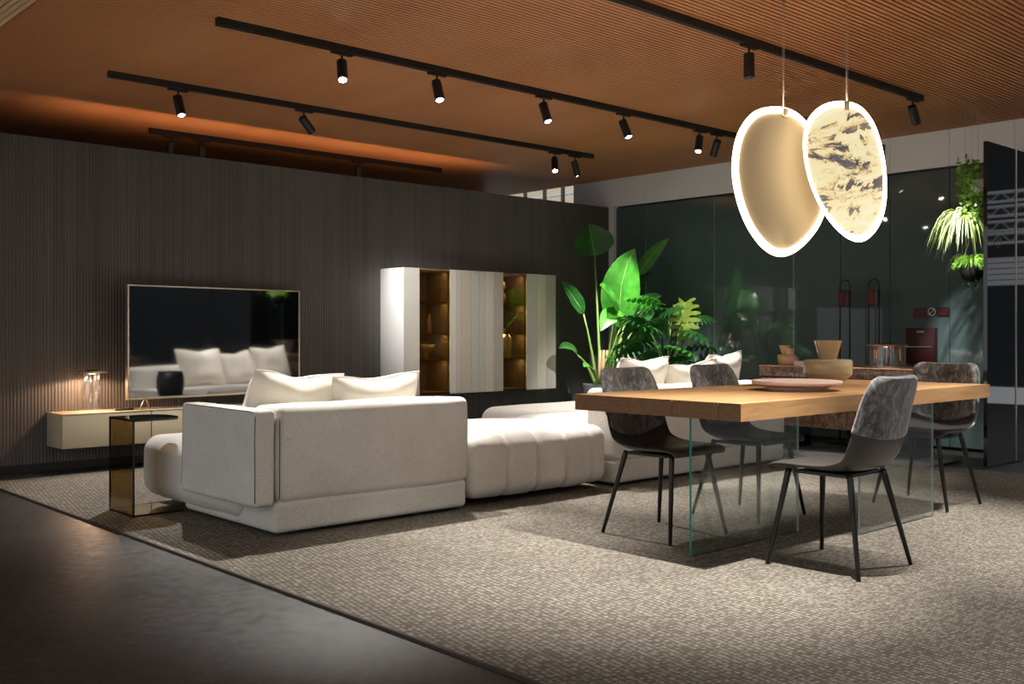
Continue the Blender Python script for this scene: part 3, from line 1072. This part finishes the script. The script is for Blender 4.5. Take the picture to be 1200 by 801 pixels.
# ------------------------------------------------------------------ things on the table
vs_ = thing('amber_vase', 'taupe glazed vase with wide body and flared neck on the table', 'vase', (5.70, 3.34, TZ))
MB().lathe([(0.0, 0.0), (0.075, 0.0), (0.10, 0.012), (0.143, 0.055), (0.146, 0.065), (0.146, 0.135), (0.140, 0.145), (0.125, 0.148), (0.05, 0.150)], n=48).build('body', M_vase, vs_, True, world=False, angle=0.8)
MB().lathe([(0.048, 0.149), (0.052, 0.152), (0.084, 0.262), (0.080, 0.263), (0.048, 0.156), (0.0001, 0.152)], n=40).build('neck', M_vase, vs_, True, world=False, angle=0.8)
pl = thing('pink_platter', 'round pink footed platter on the dining table', 'plate', (4.87, 3.04, TZ))
MB().lathe([(0.0, 0.014), (0.165, 0.014), (0.165, 0.018), (0.235, 0.034), (0.240, 0.044), (0.238, 0.052), (0.228, 0.054), (0.20, 0.048), (0.0, 0.046)], n=56).build('dish', M_plate, pl, True, world=False, angle=0.7)
MB().lathe([(0.0, 0.0), (0.150, 0.0), (0.162, 0.014), (0.0, 0.014)], n=48).build('foot', M_plate, pl, True, world=False, angle=0.7)

# ------------------------------------------------------------------ marble island
isl = thing('marble_island', 'brown marble floating kitchen island behind the dining table', 'kitchen island', (8.2, 4.55, 0))
IX0, IX1, IY0, IY1 = 7.9, 8.5, 3.75, 5.30
ys = [3.75, 4.14, 4.53, 4.92, 5.30]
for a, b in zip(ys[:-1], ys[1:]):
    box('front_panel', M_marble, isl, IX0, IX0 + 0.02, a + 0.002, b - 0.002, 0.24, 0.66, 0.002)
box('carcass', M_black, isl, IX0 + 0.02, IX1, IY0 + 0.02, IY1 - 0.02, 0.24, 0.66)
box('end_panel', M_marble, isl, IX0 + 0.02, IX1, IY0, IY0 + 0.02, 0.24, 0.66, 0.002)
box('end_panel', M_marble, isl, IX0 + 0.02, IX1, IY1 - 0.02, IY1, 0.24, 0.66, 0.002)
box('shadow_gap', M_black, isl, IX0 + 0.015, IX1 - 0.015, IY0 + 0.015, IY1 - 0.015, 0.66, 0.672)
box('worktop', M_marble, isl, IX0 - 0.01, IX1 + 0.01, IY0 - 0.01, IY1 + 0.01, 0.672, 0.758, 0.003)
box('lit_top_edge', M_copper, isl, IX0 - 0.012, IX1 + 0.012, IY0 - 0.012, IY1 + 0.012, 0.758, 0.768)  # copper colour stands in for light along the worktop edge
for yy in (3.95, 4.5, 5.1):
    box('leg', M_blackglass, isl, IX0 + 0.12, IX1 - 0.12, yy - 0.02, yy + 0.02, 0.03, 0.24)
box('base_plate', M_lightgrey, isl, IX0 - 0.06, IX1 + 0.02, IY0, IY1, 0.0, 0.03)

v1 = thing('small_vase', 'small yellow glass vase with flared neck on the marble island', 'vase', (8.20, 5.24, 0.768))
MB().lathe([(0.0, 0.0), (0.05, 0.0), (0.068, 0.02), (0.068, 0.085), (0.055, 0.092), (0.026, 0.094)], n=28).build('body', M_vase3, v1, True, world=False, angle=0.8)
MB().lathe([(0.026, 0.094), (0.058, 0.175), (0.054, 0.176), (0.024, 0.098), (0.0001, 0.096)], n=28).build('neck', M_vase3, v1, True, world=False, angle=0.8)
v2 = thing('small_vase', 'small pink clay vase with narrow neck on the marble island', 'vase', (8.06, 5.10, 0.768))
MB().lathe([(0.0, 0.0), (0.055, 0.0), (0.075, 0.02), (0.078, 0.06), (0.06, 0.085), (0.040, 0.095)], n=28).build('body', M_vase2, v2, True, world=False, angle=0.8)
MB().lathe([(0.040, 0.095), (0.037, 0.105), (0.039, 0.15), (0.034, 0.15), (0.03, 0.10), (0.0001, 0.10)], n=28).build('neck', M_vase2, v2, True, world=False, angle=0.8)
wbx = tag(box('white_card_box', M_paper, None, 7.93, 7.99, 4.90, 4.98, 0.768, 0.81, 0.003), 'small white box on the marble island beside the pink vase', 'box')
tube_lamp('clear glass lamp with copper disc on the marble island', (8.15, 4.23, 0.768), 0.165, 0.19, M_copper, 5, 0.35, (1, 0.6, 0.4), True)

# ------------------------------------------------------------------ pendant lamps
M_gold_face = mat('satin_gold_face', (0.36, 0.285, 0.185), 0.5, 0.1)
M_led = mat('led_rim', (1, 1, 1), emit=(1, 0.83, 0.56), estr=7.0)
M_onyx = mat('backlit_onyx', (0.07, 0.06, 0.045), 0.3)
v = coords(M_onyx, (1, 1, 1))
dn = noise_tex(M_onyx, v, 4, 5, 0.6, 1.0)
mpv = N(M_onyx, 'ShaderNodeMapping')
mpv.inputs['Scale'].default_value = (1.5, 1.5, 5.2)
mpv.inputs['Location'].default_value = (0.3, 0.1, 0.55)
L(M_onyx, v, mpv.inputs[0])
va = N(M_onyx, 'ShaderNodeVectorMath', operation='MULTIPLY_ADD')
L(M_onyx, dn, va.inputs[0])
va.inputs[1].default_value = (1.3, 1.3, 1.3)
L(M_onyx, mpv.outputs[0], va.inputs[2])
vein = noise_tex(M_onyx, va.outputs[0], 1.7, 7, 0.68, 0.6)
vc = ramp(M_onyx, vein, [(0.33, (0.03, 0.028, 0.04)), (0.41, (0.14, 0.125, 0.13)), (0.43, (0.72, 0.46, 0.18)), (0.46, (0.92, 0.78, 0.42)), (0.62, (0.98, 0.90, 0.62))])
L(M_onyx, vc, M_onyx.node_tree.nodes['Principled BSDF'].inputs['Emission Color'])
M_onyx.node_tree.nodes['Principled BSDF'].inputs['Emission Strength'].default_value = 0.66


def smooth_closed(pts, k=6):
    out = []
    n = len(pts)
    for i in range(n):
        p0, p1, p2, p3 = pts[i - 1], pts[i], pts[(i + 1) % n], pts[(i + 2) % n]
        for j in range(k):
            t = j / k
            out.append(tuple(0.5 * (2 * p1[a] + (p2[a] - p0[a]) * t + (2 * p0[a] - 5 * p1[a] + 4 * p2[a] - p3[a]) * t * t + (3 * p1[a] - p0[a] - 3 * p2[a] + p3[a]) * t ** 3) for a in (0, 1)))
    return out


def pendant(label, cx, cy, d, outline, hang, yaw, face_mat):
    c = at(cx, cy, d)
    rz = -YAW + yaw
    t = thing('pendant_lamp', label, 'pendant lamp', c, rz, 'pebble pendant lamps over the table')
    k = d / FPX
    ol = smooth_closed([((x - cx) * k / math.cos(yaw), -(y_ - cy) * k) for x, y_ in outline])
    n = len(ol)

    def ring(s, yl):
        return [Vector((x * s, yl, z * s)) for x, z in ol]
    # face plate: local -y looks at the viewer
    vs = ring(0.94, -0.012) + ring(0.93, -0.016)
    cpt = len(vs)
    vs += ring(0.5, -0.017) + [Vector((0, -0.017, 0))]
    fs = [(i, (i + 1) % n, n + (i + 1) % n, n + i) for i in range(n)]
    fs += [(n + i, n + (i + 1) % n, 2 * n + (i + 1) % n, 2 * n + i) for i in range(n)]
    fs += [(2 * n + i, 2 * n + (i + 1) % n, 3 * n) for i in range(n)]
    MB().add(vs, fs).build('face', face_mat, t, True, world=False, weld=True, angle=0.5)
    vs = ring(0.94, 0.012) + [Vector((0, 0.016, 0))]
    fs = [(i, n, (i + 1) % n) for i in range(n)]
    MB().add(vs, fs).build('back', M_gold_face, t, True, world=False)
    # glowing rim, an oval band proud of the face
    vs, fs = [], []
    prof = [(0.905, -0.012), (0.91, -0.026), (0.95, -0.032), (0.987, -0.024), (1.0, 0.0), (0.987, 0.024), (0.95, 0.032), (0.91, 0.026), (0.905, 0.012)]
    for s_, yl in prof:
        vs += ring(s_, yl)
    for a in range(len(prof) - 1):
        for i in range(n):
            fs.append((a * n + i, a * n + (i + 1) % n, (a + 1) * n + (i + 1) % n, (a + 1) * n + i))
    MB().add(vs, fs).build('led_rim', M_led, t, True, world=False)
    hx, hz = (hang[0] - cx) * k / math.cos(yaw), -(hang[1] - cy) * k
    rbox(hx - 0.016, hx + 0.016, -0.04, 0.04, hz - 0.03, hz + 0.018, 0.010, 3, 2).build('clip', M_gold, t, True, world=False)
    top = CZ - c.z
    for dx in (-0.004, 0.008):
        MB().tube([(hx + dx * 0.4, 0, hz + 0.015), (hx + dx, 0, top)], 0.0013, 6).build('cable', M_wire, t, True, world=False)
    MB().lathe([(0.0001, top - 0.02), (0.04, top - 0.02), (0.04, top), (0.0001, top)], (hx, 0, 0), 24).build('canopy', M_black, t, True, world=False, angle=0.5)
    return t


pendant('pebble-shaped pendant lamp with plain satin gold face and glowing rim', 914, 212, 5.62,
        [(908, 125), (932, 131), (952, 152), (964, 186), (970, 220), (967, 250), (953, 276), (931, 296), (909, 300), (889, 286), (872, 260), (861, 228), (857, 192), (864, 156), (882, 132)], (918, 132), 0.12, M_gold_face)
pendant('pebble-shaped pendant lamp with backlit veined marble face', 990, 202, 5.42,
        [(985, 118), (1006, 125), (1021, 146), (1030, 177), (1034, 210), (1033, 243), (1025, 268), (1010, 283), (994, 280), (976, 262), (960, 234), (949, 200), (945, 165), (950, 138), (965, 122)], (992, 124), -0.30, M_onyx)

# ------------------------------------------------------------------ plants
def blade(path, width, parent, name, m, fold=0.25, wprof=None, nrm=None, n=14, k=3, wave=0.0):
    """leaf blade along a bezier path; nrm: direction the upper face looks"""
    p0, p1, p2 = [Vector(p) for p in path]
    nrm = Vector(nrm or (-0.6, -0.7, 0.4)).normalized()
    vs, fs = [], []
    for i in range(n + 1):
        t = i / n
        p = p0 * (1 - t) ** 2 + p1 * 2 * t * (1 - t) + p2 * t * t
        tg = ((p1 - p0) * (1 - t) + (p2 - p1) * t).normalized()
        sd = tg.cross(nrm).normalized()
        up = sd.cross(tg).normalized()
        w_ = width / 2 * (wprof(t) if wprof else math.sin(math.pi * min(1, t * 1.02) ** 0.8) ** 0.7 if 0 < t < 1 else 0.02)
        for j in range(-k, k + 1):
            u = j / k
            vs.append(p + sd * (w_ * u) + up * (fold * w_ * (abs(u) ** 1.3)) + up * (wave * math.sin(t * 19 + j) * abs(u) * w_))
    r = 2 * k + 1
    for i in range(n):
        for j in range(r - 1):
            a = i * r + j
            fs.append((a, a + 1, a + r + 1, a + r))
    return MB().add(vs, fs).build(name, m, parent, True)


SD = 11.2
st_base = at(706, 452, SD)
st_base.z = 0
sp = thing('strelitzia_plant', 'tall bird-of-paradise plant with big bright leaves in the corner', 'plant', st_base)
pz = 0.50
pt_ = MB().lathe([(0.0, 0.0), (0.15, 0.0), (0.165, 0.02), (0.21, pz - 0.03), (0.215, pz), (0.195, pz), (0.19, pz - 0.05)], st_base, 36).build('pot', M_pot, sp, True, angle=0.8)
MB().lathe([(0.0001, pz - 0.045), (0.192, pz - 0.045)], st_base, 30).build('soil', M_soil, pt_)
LV = [  # petiole root px, blade root, blade control, tip, width(px), depth offset, material, normal
    ((704, 448), (697, 300), (694, 282), (690, 262), 46, 0.25, M_leafd, (-0.5, -0.75, 0.3)),
    ((708, 448), (727, 384), (722, 330), (744, 291), 40, -0.15, M_leaf, (-0.8, -0.6, 0.1)),
    ((709, 448), (722, 366), (716, 346), (703, 334), 34, -0.3, M_leaf, (-0.35, -0.5, 0.8)),
    ((700, 448), (684, 368), (672, 346), (657, 329), 20, 0.0, M_leafd, (-0.2, -0.9, 0.5)),
    ((699, 448), (677, 416), (668, 402), (655, 408), 15, -0.1, M_leafd, (-0.2, -0.6, 0.8)),
    ((716, 448), (748, 322), (760, 300), (784, 279), 15, 0.25, M_leaf, (-0.5, -0.8, 0.2)),
    ((714, 448), (744, 342), (752, 328), (765, 319), 18, 0.3, M_leafd, (-0.2, -0.4, 0.9)),
    ((711, 448), (733, 372), (718, 360), (704, 388), 24, -0.35, M_leaf, (-0.3, -0.5, 0.9)),
    ((713, 448), (742, 386), (756, 352), (775, 346), 24, 0.1, M_leafd, (-0.5, -0.8, 0.5)),
    ((706, 448), (712, 420), (720, 416), (722, 428), 13, -0.4, M_leaf, (-0.3, -0.6, 0.8)),
    ((702, 448), (694, 432), (688, 425), (684, 430), 10, -0.3, M_leaf, (-0.3, -0.6, 0.8)),
    ((712, 448), (730, 345), (732, 322), (736, 306), 30, -0.05, M_leaf, (-0.7, -0.7, 0.2)),
]
for (r0, b0, b1, b2, wpx, dd, m_, nr) in LV:
    q0 = at(*r0, SD + dd * 0.25)
    q0 = st_base + Vector(((q0 - st_base).x * 0.9, (q0 - st_base).y * 0.9, pz - 0.05))
    B0, B1, B2 = at(*b0, SD + dd), at(*b1, SD + dd * 1.2 - 0.05), at(*b2, SD + dd * 1.4 - 0.15)
    mid = (q0 + B0) / 2 + Vector((0, 0, 0.12))
    mid = q0.lerp(B0, 0.5) + (q0 - B0).cross(Vector((0, 0, 1))).cross(q0 - B0).normalized() * 0.0
    pts = [q0.lerp(B0, t) + Vector((0, 0, 0.06 * math.sin(math.pi * t))) for t in (0, 0.2, 0.4, 0.6, 0.8, 1.0)]
    MB().tube(pts, [0.020, 0.017, 0.014, 0.012, 0.010, 0.008], 8).build('stalk', M_stem, sp, True)
    lf = blade((B0, B1, B2), wpx / FPX * SD * 1.12, sp, 'leaf', m_, 0.22, None, nr, wave=0.04)
    MB().tube([(B0 * (1 - t) ** 2 + B1 * 2 * t * (1 - t) + B2 * t * t) for t in (0, 0.25, 0.5, 0.75, 0.97)], [0.008, 0.006, 0.005, 0.004, 0.002], 6).build('midrib', M_stem, lf, True)
for px in (703, 707, 711):
    q = at(px, 452, SD)
    q = Vector((q.x, q.y, pz - 0.05))
    MB().tube([q, q + Vector((0, 0, 0.2)), q + Vector((0.01, 0.0, 0.42))], [0.026, 0.022, 0.014], 8).build('sheath', M_stemb, sp, True)

# monstera: split leaves built from lobes
def monstera_mesh():
    mb = MB()
    n = 7
    for side in (-1, 1):
        for i in range(n):
            t0, t1 = i / n + 0.01, (i + 0.9) / n
            w0 = 0.5 * math.sin(math.pi * (0.14 + 0.84 * t0)) ** 0.8
            for a, b, wa in ((t0, t1, w0),):
                for s in range(4):
                    u0, u1 = s / 4, (s + 1) / 4
                    sw0, sw1 = (-0.20 + 0.42 * t0) * u0, (-0.20 + 0.42 * t0) * u1
                    q = [(side * wa * u0, a + sw0, 0.10 * u0 ** 1.5 - 0.18 * u0 ** 3), (side * wa * u1, a + sw1 + 0.03 * (s == 3), 0.10 * u1 ** 1.5 - 0.18 * u1 ** 3),
                         (side * wa * u1, b + sw1 - 0.035 * (s == 3), 0.10 * u1 ** 1.5 - 0.18 * u1 ** 3), (side * wa * u0, b + sw0 + (0.02 if s == 0 else 0), 0.10 * u0 ** 1.5 - 0.18 * u0 ** 3)]
                    q = [(x, y_, z - 0.25 * y_ * y_) for x, y_, z in q]
                    mb.add(q, [(0, 1, 2, 3) if side > 0 else (3, 2, 1, 0)])
        # join along the midrib
        for i in range(n):
            q = [(0, i / n, -0.25 * (i / n) ** 2), (side * 0.24, i / n + 0.02, -0.25 * (i / n) ** 2 + 0.01), (side * 0.24 * (1 - i / n), (i + 1) / n + 0.02, -0.25 * ((i + 1) / n) ** 2 + 0.01), (0, (i + 1) / n, -0.25 * ((i + 1) / n) ** 2)]
            mb.add(q, [(0, 1, 2, 3) if side > 0 else (3, 2, 1, 0)])
    return mb


MD = 10.6
mbase = at(783, 452, MD)
mbase.z = 0
mp_ = thing('monstera_plant', 'dark leafy monstera plant behind the sofa pillows', 'plant', mbase)
pt_ = MB().lathe([(0.0, 0.0), (0.20, 0.0), (0.22, 0.03), (0.24, 0.40), (0.22, 0.40), (0.21, 0.35)], mbase, 32).build('pot', M_pot, mp_, True, angle=0.8)
MB().lathe([(0.0001, 0.36), (0.212, 0.36)], mbase, 24).build('soil', M_soil, pt_)
mm = None
rnd = random.Random(5)
spots_ = [(757, 352, 40), (745, 372, 36), (770, 360, 34), (762, 380, 40), (752, 398, 38), (778, 378, 36), (785, 362, 32), (800, 372, 44), (812, 388, 36), (790, 392, 40), (770, 402, 40),
          (740, 412, 36), (760, 414, 40), (782, 412, 40), (802, 408, 36), (818, 404, 34), (748, 385, 36), (806, 360, 30), (735, 400, 34), (822, 372, 26), (795, 420, 34), (728, 418, 30)]
for i, (px, py, wpx) in enumerate(spots_):
    dd = rnd.uniform(-0.35, 0.35)
    p = at(px, py, MD + dd)
    out = (p - (mbase + Vector((0, 0, 0.7))))
    yaw = math.atan2(out.y, out.x) + rnd.uniform(-0.6, 0.6) - math.pi / 2
    s_ = wpx / FPX * MD * 0.95
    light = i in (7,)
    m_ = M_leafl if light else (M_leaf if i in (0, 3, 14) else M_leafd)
    key = m_.name
    if mm is None:
        mm = {}
    if key not in mm:
        o = monstera_mesh().build('leaf', m_, mp_, True, world=False, weld=True)
        mm[key] = o.data
    else:
        o = bpy.data.objects.new('leaf', mm[key])
        COL.objects.link(o)
        o.parent = mp_
    if light:
        R_ = Matrix.Rotation(-YAW + 0.3, 4, 'Z') @ Matrix.Rotation(math.radians(-70), 4, 'X')
    else:
        R_ = Matrix.Rotation(yaw, 4, 'Z') @ Matrix.Rotation(rnd.uniform(-0.2, 0.5), 4, 'X') @ Matrix.Rotation(rnd.uniform(-0.6, 0.6), 4, 'Y')
    root_l = R_ @ Vector((0, 0.45 * s_, 0))
    base_l = (p - mbase) - root_l
    o.matrix_basis = Matrix.Translation(base_l) @ R_ @ Matrix.Scale(s_, 4)
    q0 = Vector((rnd.uniform(-0.08, 0.08), rnd.uniform(-0.08, 0.08), 0.36))
    pts = [q0.lerp(base_l, t) + Vector((0, 0, 0.10 * math.sin(math.pi * t))) for t in (0, 0.25, 0.5, 0.75, 1)]
    MB().tube(pts, [0.012, 0.010, 0.008, 0.007, 0.006], 6).build('stalk', M_stem if i % 3 else M_leafd, mp_, True, world=False)


# hanging planters
def hanging(label, px, py, d, wires):
    c = at(px, py, d)
    t = thing('hanging_plant', label, 'plant', c, 0, 'hanging plants by the glass wall')
    return t, c


def strands(mb, c, n, rad, length, w_, rnd, droop, up=0.5, k=6):
    for i in range(n):
        a = rnd.uniform(0, 2 * math.pi)
        l_ = length * rnd.uniform(0.4, 1.15)
        u_ = up * rnd.uniform(0.1, 1.7)
        d = Vector((math.cos(a), math.sin(a), 0))
        p0 = c + d * rad * 0.15
        p1 = c + d * l_ * 0.55 + Vector((0, 0, u_ * l_))
        p2 = c + d * l_ * rnd.uniform(0.75, 1.0) + Vector((0, 0, -droop * l_ * rnd.uniform(0.5, 1.3)))
        side = Vector((-d.y, d.x, 0))
        vs, fs = [], []
        for q in range(k + 1):
            t = q / k
            p = p0 * (1 - t) ** 2 + p1 * 2 * t * (1 - t) + p2 * t * t
            ww = w_ * (1 - t) ** 0.6 + 0.0006
            vs += [p - side * ww, p + Vector((0, 0, -ww * 0.4)), p + side * ww]
        for q in range(k):
            a_ = q * 3
            fs += [(a_, a_ + 1, a_ + 4, a_ + 3), (a_ + 1, a_ + 2, a_ + 5, a_ + 4)]
        mb.add(vs, fs)


def leaflets(mb, c, n, rx, rz, size, rnd):
    for i in range(n):
        d = Vector((rnd.gauss(0, 1), rnd.gauss(0, 1), rnd.gauss(0, 1))).normalized()
        p = c + Vector((d.x * rx, d.y * rx, d.z * rz)) * rnd.uniform(0.6, 1.1)
        a = Vector((rnd.gauss(0, 1), rnd.gauss(0, 1), rnd.gauss(0, 0.6))).normalized()
        b = a.cross(Vector((rnd.gauss(0, 1), rnd.gauss(0, 1), rnd.gauss(0, 1)))).normalized()
        s_ = size * rnd.uniform(0.6, 1.3)
        mb.add([p, p + a * s_ * 0.5 + b * s_ * 0.35, p + a * s_, p + a * s_ * 0.5 - b * s_ * 0.35], [(0, 1, 2, 3)])


HD = 8.5
rnd = random.Random(3)
t, c = hanging('hanging spider plant with long striped arching leaves by the glass wall', 1131, 262, HD, 0)
mb = MB()
strands(mb, c + Vector((0, 0, 0.04)), 260, 0.05, 0.33, 0.008, rnd, 0.75, 0.42)
stuff(mb.build('leaves', M_spider, t))
pot_ = MB().lathe([(0.0, -0.12), (0.05, -0.12), (0.075, -0.06), (0.08, 0.02), (0.07, 0.02), (0.0, 0.0)], c, 24).build('pot', M_pot, t, True)
MB().tube([c, (c.x, c.y, CZ)], 0.0015, 6).build('wire', M_wire, t)
t, c = hanging('hanging ivy with small heart leaves trailing beside the black panel', 1146, 215, HD - 0.1, 0)
mb = MB()
for i in range(7):
    o_ = Vector((rnd.uniform(-0.10, 0.10), rnd.uniform(-0.10, 0.10), 0))
    leaflets(mb, c + o_ + Vector((0, 0, -0.06 * i + 0.12)), 55, 0.09, 0.09, 0.05, rnd)
stuff(mb.build('leaves', M_fern, t))
pot_ = MB().lathe([(0.0, -0.10), (0.045, -0.10), (0.06, -0.05), (0.06, 0.03), (0.05, 0.03), (0.0, 0.02)], c, 24).build('pot', M_signwhite, t, True)
for i in range(4):
    a = i * 1.6
    pts = [c + Vector((0.05 * math.cos(a), 0.05 * math.sin(a), 0)), c + Vector((0.11 * math.cos(a), 0.11 * math.sin(a), -0.08)), c + Vector((0.12 * math.cos(a), 0.12 * math.sin(a), -0.3))]
    MB().tube(pts, 0.003, 5).build('vine', M_stem, t, True)
MB().tube([c, (c.x, c.y, CZ)], 0.0015, 6).build('wire', M_wire, t)
t, c = hanging('hanging dark ball planter topped with bright green fern', 1139, 317, HD - 0.05, 0)
MB().lathe([(0.0001, -0.095), (0.04, -0.09), (0.08, -0.055), (0.097, 0.0), (0.085, 0.045), (0.05, 0.075), (0.0001, 0.08)], c, 28).build('ball', M_ceramic_black, t, True)
mb = MB()
strands(mb, c + Vector((0, 0, 0.06)), 220, 0.08, 0.20, 0.005, rnd, 0.25, 0.5)
leaflets(mb, c + Vector((0, 0, 0.075)), 420, 0.13, 0.055, 0.028, rnd)
stuff(mb.build('fern', M_fern, t))
mb = MB()
leaflets(mb, c + Vector((0.0, 0, -0.10)), 70, 0.07, 0.045, 0.025, rnd)
stuff(mb.build('moss', M_leafd, t))
for i in range(3):
    a = i * 2.1
    MB().tube([c + Vector((0.08 * math.cos(a), 0.08 * math.sin(a), 0.04)), c + Vector((0, 0, 0.32))], 0.0025, 6).build('cord', M_cord, t)
MB().tube([c + Vector((0, 0, 0.32)), (c.x, c.y, CZ)], 0.0015, 6).build('wire', M_wire, t)

# ------------------------------------------------------------------ black glass partition at the right
gp = thing('glass_partition', 'tall black glass partition panel at the right edge', 'partition', (8.48, 3.42, 0))
box('panel', M_blackglass, gp, 8.208, 8.755, 3.42, 3.45, 0.0, 2.566)
box('panel', M_blackglass, gp, 8.775, 9.24, 3.42, 3.45, 0.0, 2.566)
box('mullion', M_chrome, gp, 8.757, 8.773, 3.415, 3.455, 0.0, 2.566)

# ------------------------------------------------------------------ safety fittings on the glass wall
sg = thing('fire_sign', 'square red fire sign on the teal glass wall', 'sign', (WX, 4.46, 1.24))
box('plate', M_red, sg, WX - 0.012, WX, 4.393, 4.532, 1.19, 1.295)
box('border', M_darkred, sg, WX - 0.0135, WX - 0.012, 4.40, 4.525, 1.196, 1.289)
sg = thing('round_sign', 'small round prohibition sign on the teal glass wall', 'sign', (WX, 4.353, 1.252))
MB().tube([(WX - 0.012, 4.353 + 0.033 * math.cos(a * math.pi / 16), 1.252 + 0.033 * math.sin(a * math.pi / 16)) for a in range(32)], 0.005, 6, closed=True).build('ring', M_signwhite, sg, True)
MB().tube([(WX - 0.004, 4.353, 1.252), (WX - 0.010, 4.353, 1.252)], 0.031, 28).build('plate', M_black, sg)
MB().tube([(WX - 0.012, 4.353 - 0.022, 1.252 + 0.022), (WX - 0.012, 4.353 + 0.022, 1.252 - 0.022)], 0.004, 6).build('bar', M_signwhite, sg)
sg = thing('text_sign', 'small red oblong text sign on the teal glass wall', 'sign', (WX, 4.25, 1.25))
box('plate', M_darkred, sg, WX - 0.012, WX, 4.194, 4.305, 1.211, 1.291)
for z0, ya, yb in ((1.258, 4.203, 4.296), (1.229, 4.215, 4.280)):
    box('text_line', M_red, sg, WX - 0.014, WX - 0.012, ya, yb, z0, z0 + 0.014)
fc = thing('fire_cabinet', 'dark red fire hose cabinet on the teal glass wall', 'fire cabinet', (9.2, 4.44, 0.93))
box('body', M_darkred, fc, 9.19, WX, 4.302, 4.579, 0.77, 1.104, 0.004)
box('door', M_darkred, fc, 9.184, 9.19, 4.312, 4.569, 0.78, 1.094, 0.002)
box('badge', M_lightgrey, fc, 9.181, 9.184, 4.40, 4.47, 1.06, 1.075)
box('ledge', M_chrome, fc, 9.17, 9.184, 4.33, 4.579, 0.925, 0.931)
for yc, lab in ((5.094, 'black arched stand with dark red call box, left of two'), (4.797, 'black arched stand with dark red call box, right of two')):
    s_ = thing('call_box_stand', lab, 'stand', (9.0, yc, 0), 0, 'arched stands by the glass wall')
    arc_ = [(9.0, yc - 0.052, 0.0), (9.0, yc - 0.052, 1.50)] + [(9.0, yc - 0.052 * math.cos(a * math.pi / 8), 1.51 + 0.052 * math.sin(a * math.pi / 8)) for a in range(9)] + [(9.0, yc + 0.052, 1.50), (9.0, yc + 0.052, 0.0)]
    MB().tube(arc_, 0.007, 8).build('frame', M_black, s_, True)
    cbx = box('call_box', M_darkred, s_, 8.975, 9.025, yc - 0.055, yc + 0.055, 1.31, 1.465, 0.006)
    box('window', M_red, cbx, 8.972, 8.975, yc - 0.01, yc + 0.045, 1.33, 1.45)
    box('base', M_black, s_, 8.9, 9.1, yc - 0.1, yc + 0.1, -0.012, 0.012)
ex = thing('hydrant_sign', 'red sign on the white fascia beside the pendant lamp', 'sign', (WX, 4.86, 2.77))
box('plate', M_red, ex, WX - 0.016, WX - 0.004, 4.811, 4.93, 2.686, 2.856)
for z0 in (2.71, 2.75, 2.79):
    box('mark', M_signwhite, ex, WX - 0.018, WX - 0.016, 4.825, 4.85, z0, z0 + 0.02)

# ------------------------------------------------------------------ hall seen mirrored in the black panel
def truss(label, x, y0, y1, z, s_=0.3):
    t = thing('lighting_truss', label, 'truss', (x, (y0 + y1) / 2, z), 0, 'aluminium hall trusses')
    for dx in (0, s_):
        for dz in (0, s_):
            MB().tube([(x + dx, y0, z + dz), (x + dx, y1, z + dz)], 0.016, 8).build('chord', M_truss, t, True)
    n = int((y1 - y0) / 0.17)
    for i in range(n):
        a, b = y0 + (y1 - y0) * i / n, y0 + (y1 - y0) * (i + 1) / n
        za, zb = (z, z + s_) if i % 2 else (z + s_, z)
        MB().tube([(x, a, za), (x, b, zb)], 0.009, 6).build('brace', M_truss, t)
    return t


for i, z in enumerate((2.69, 2.91, 3.18, 3.44)):
    truss(['lowest lattice truss of the hall outside the stand', 'second lowest lattice truss of the hall outside the stand', 'second highest lattice truss of the hall outside the stand', 'topmost lattice truss of the hall outside the stand'][i], 19.0, -1.9, 0.4, z, 0.17)
bw = thing('hall_shutter', 'white ribbed shutter in the hall outside the stand', 'shutter', (18.5, -0.7, 1.9))
for i in range(5):
    box('slat', M_white, bw, 18.5, 18.55, -1.7, 0.3, 1.90 + i * 0.1, 1.90 + i * 0.1 + 0.085)
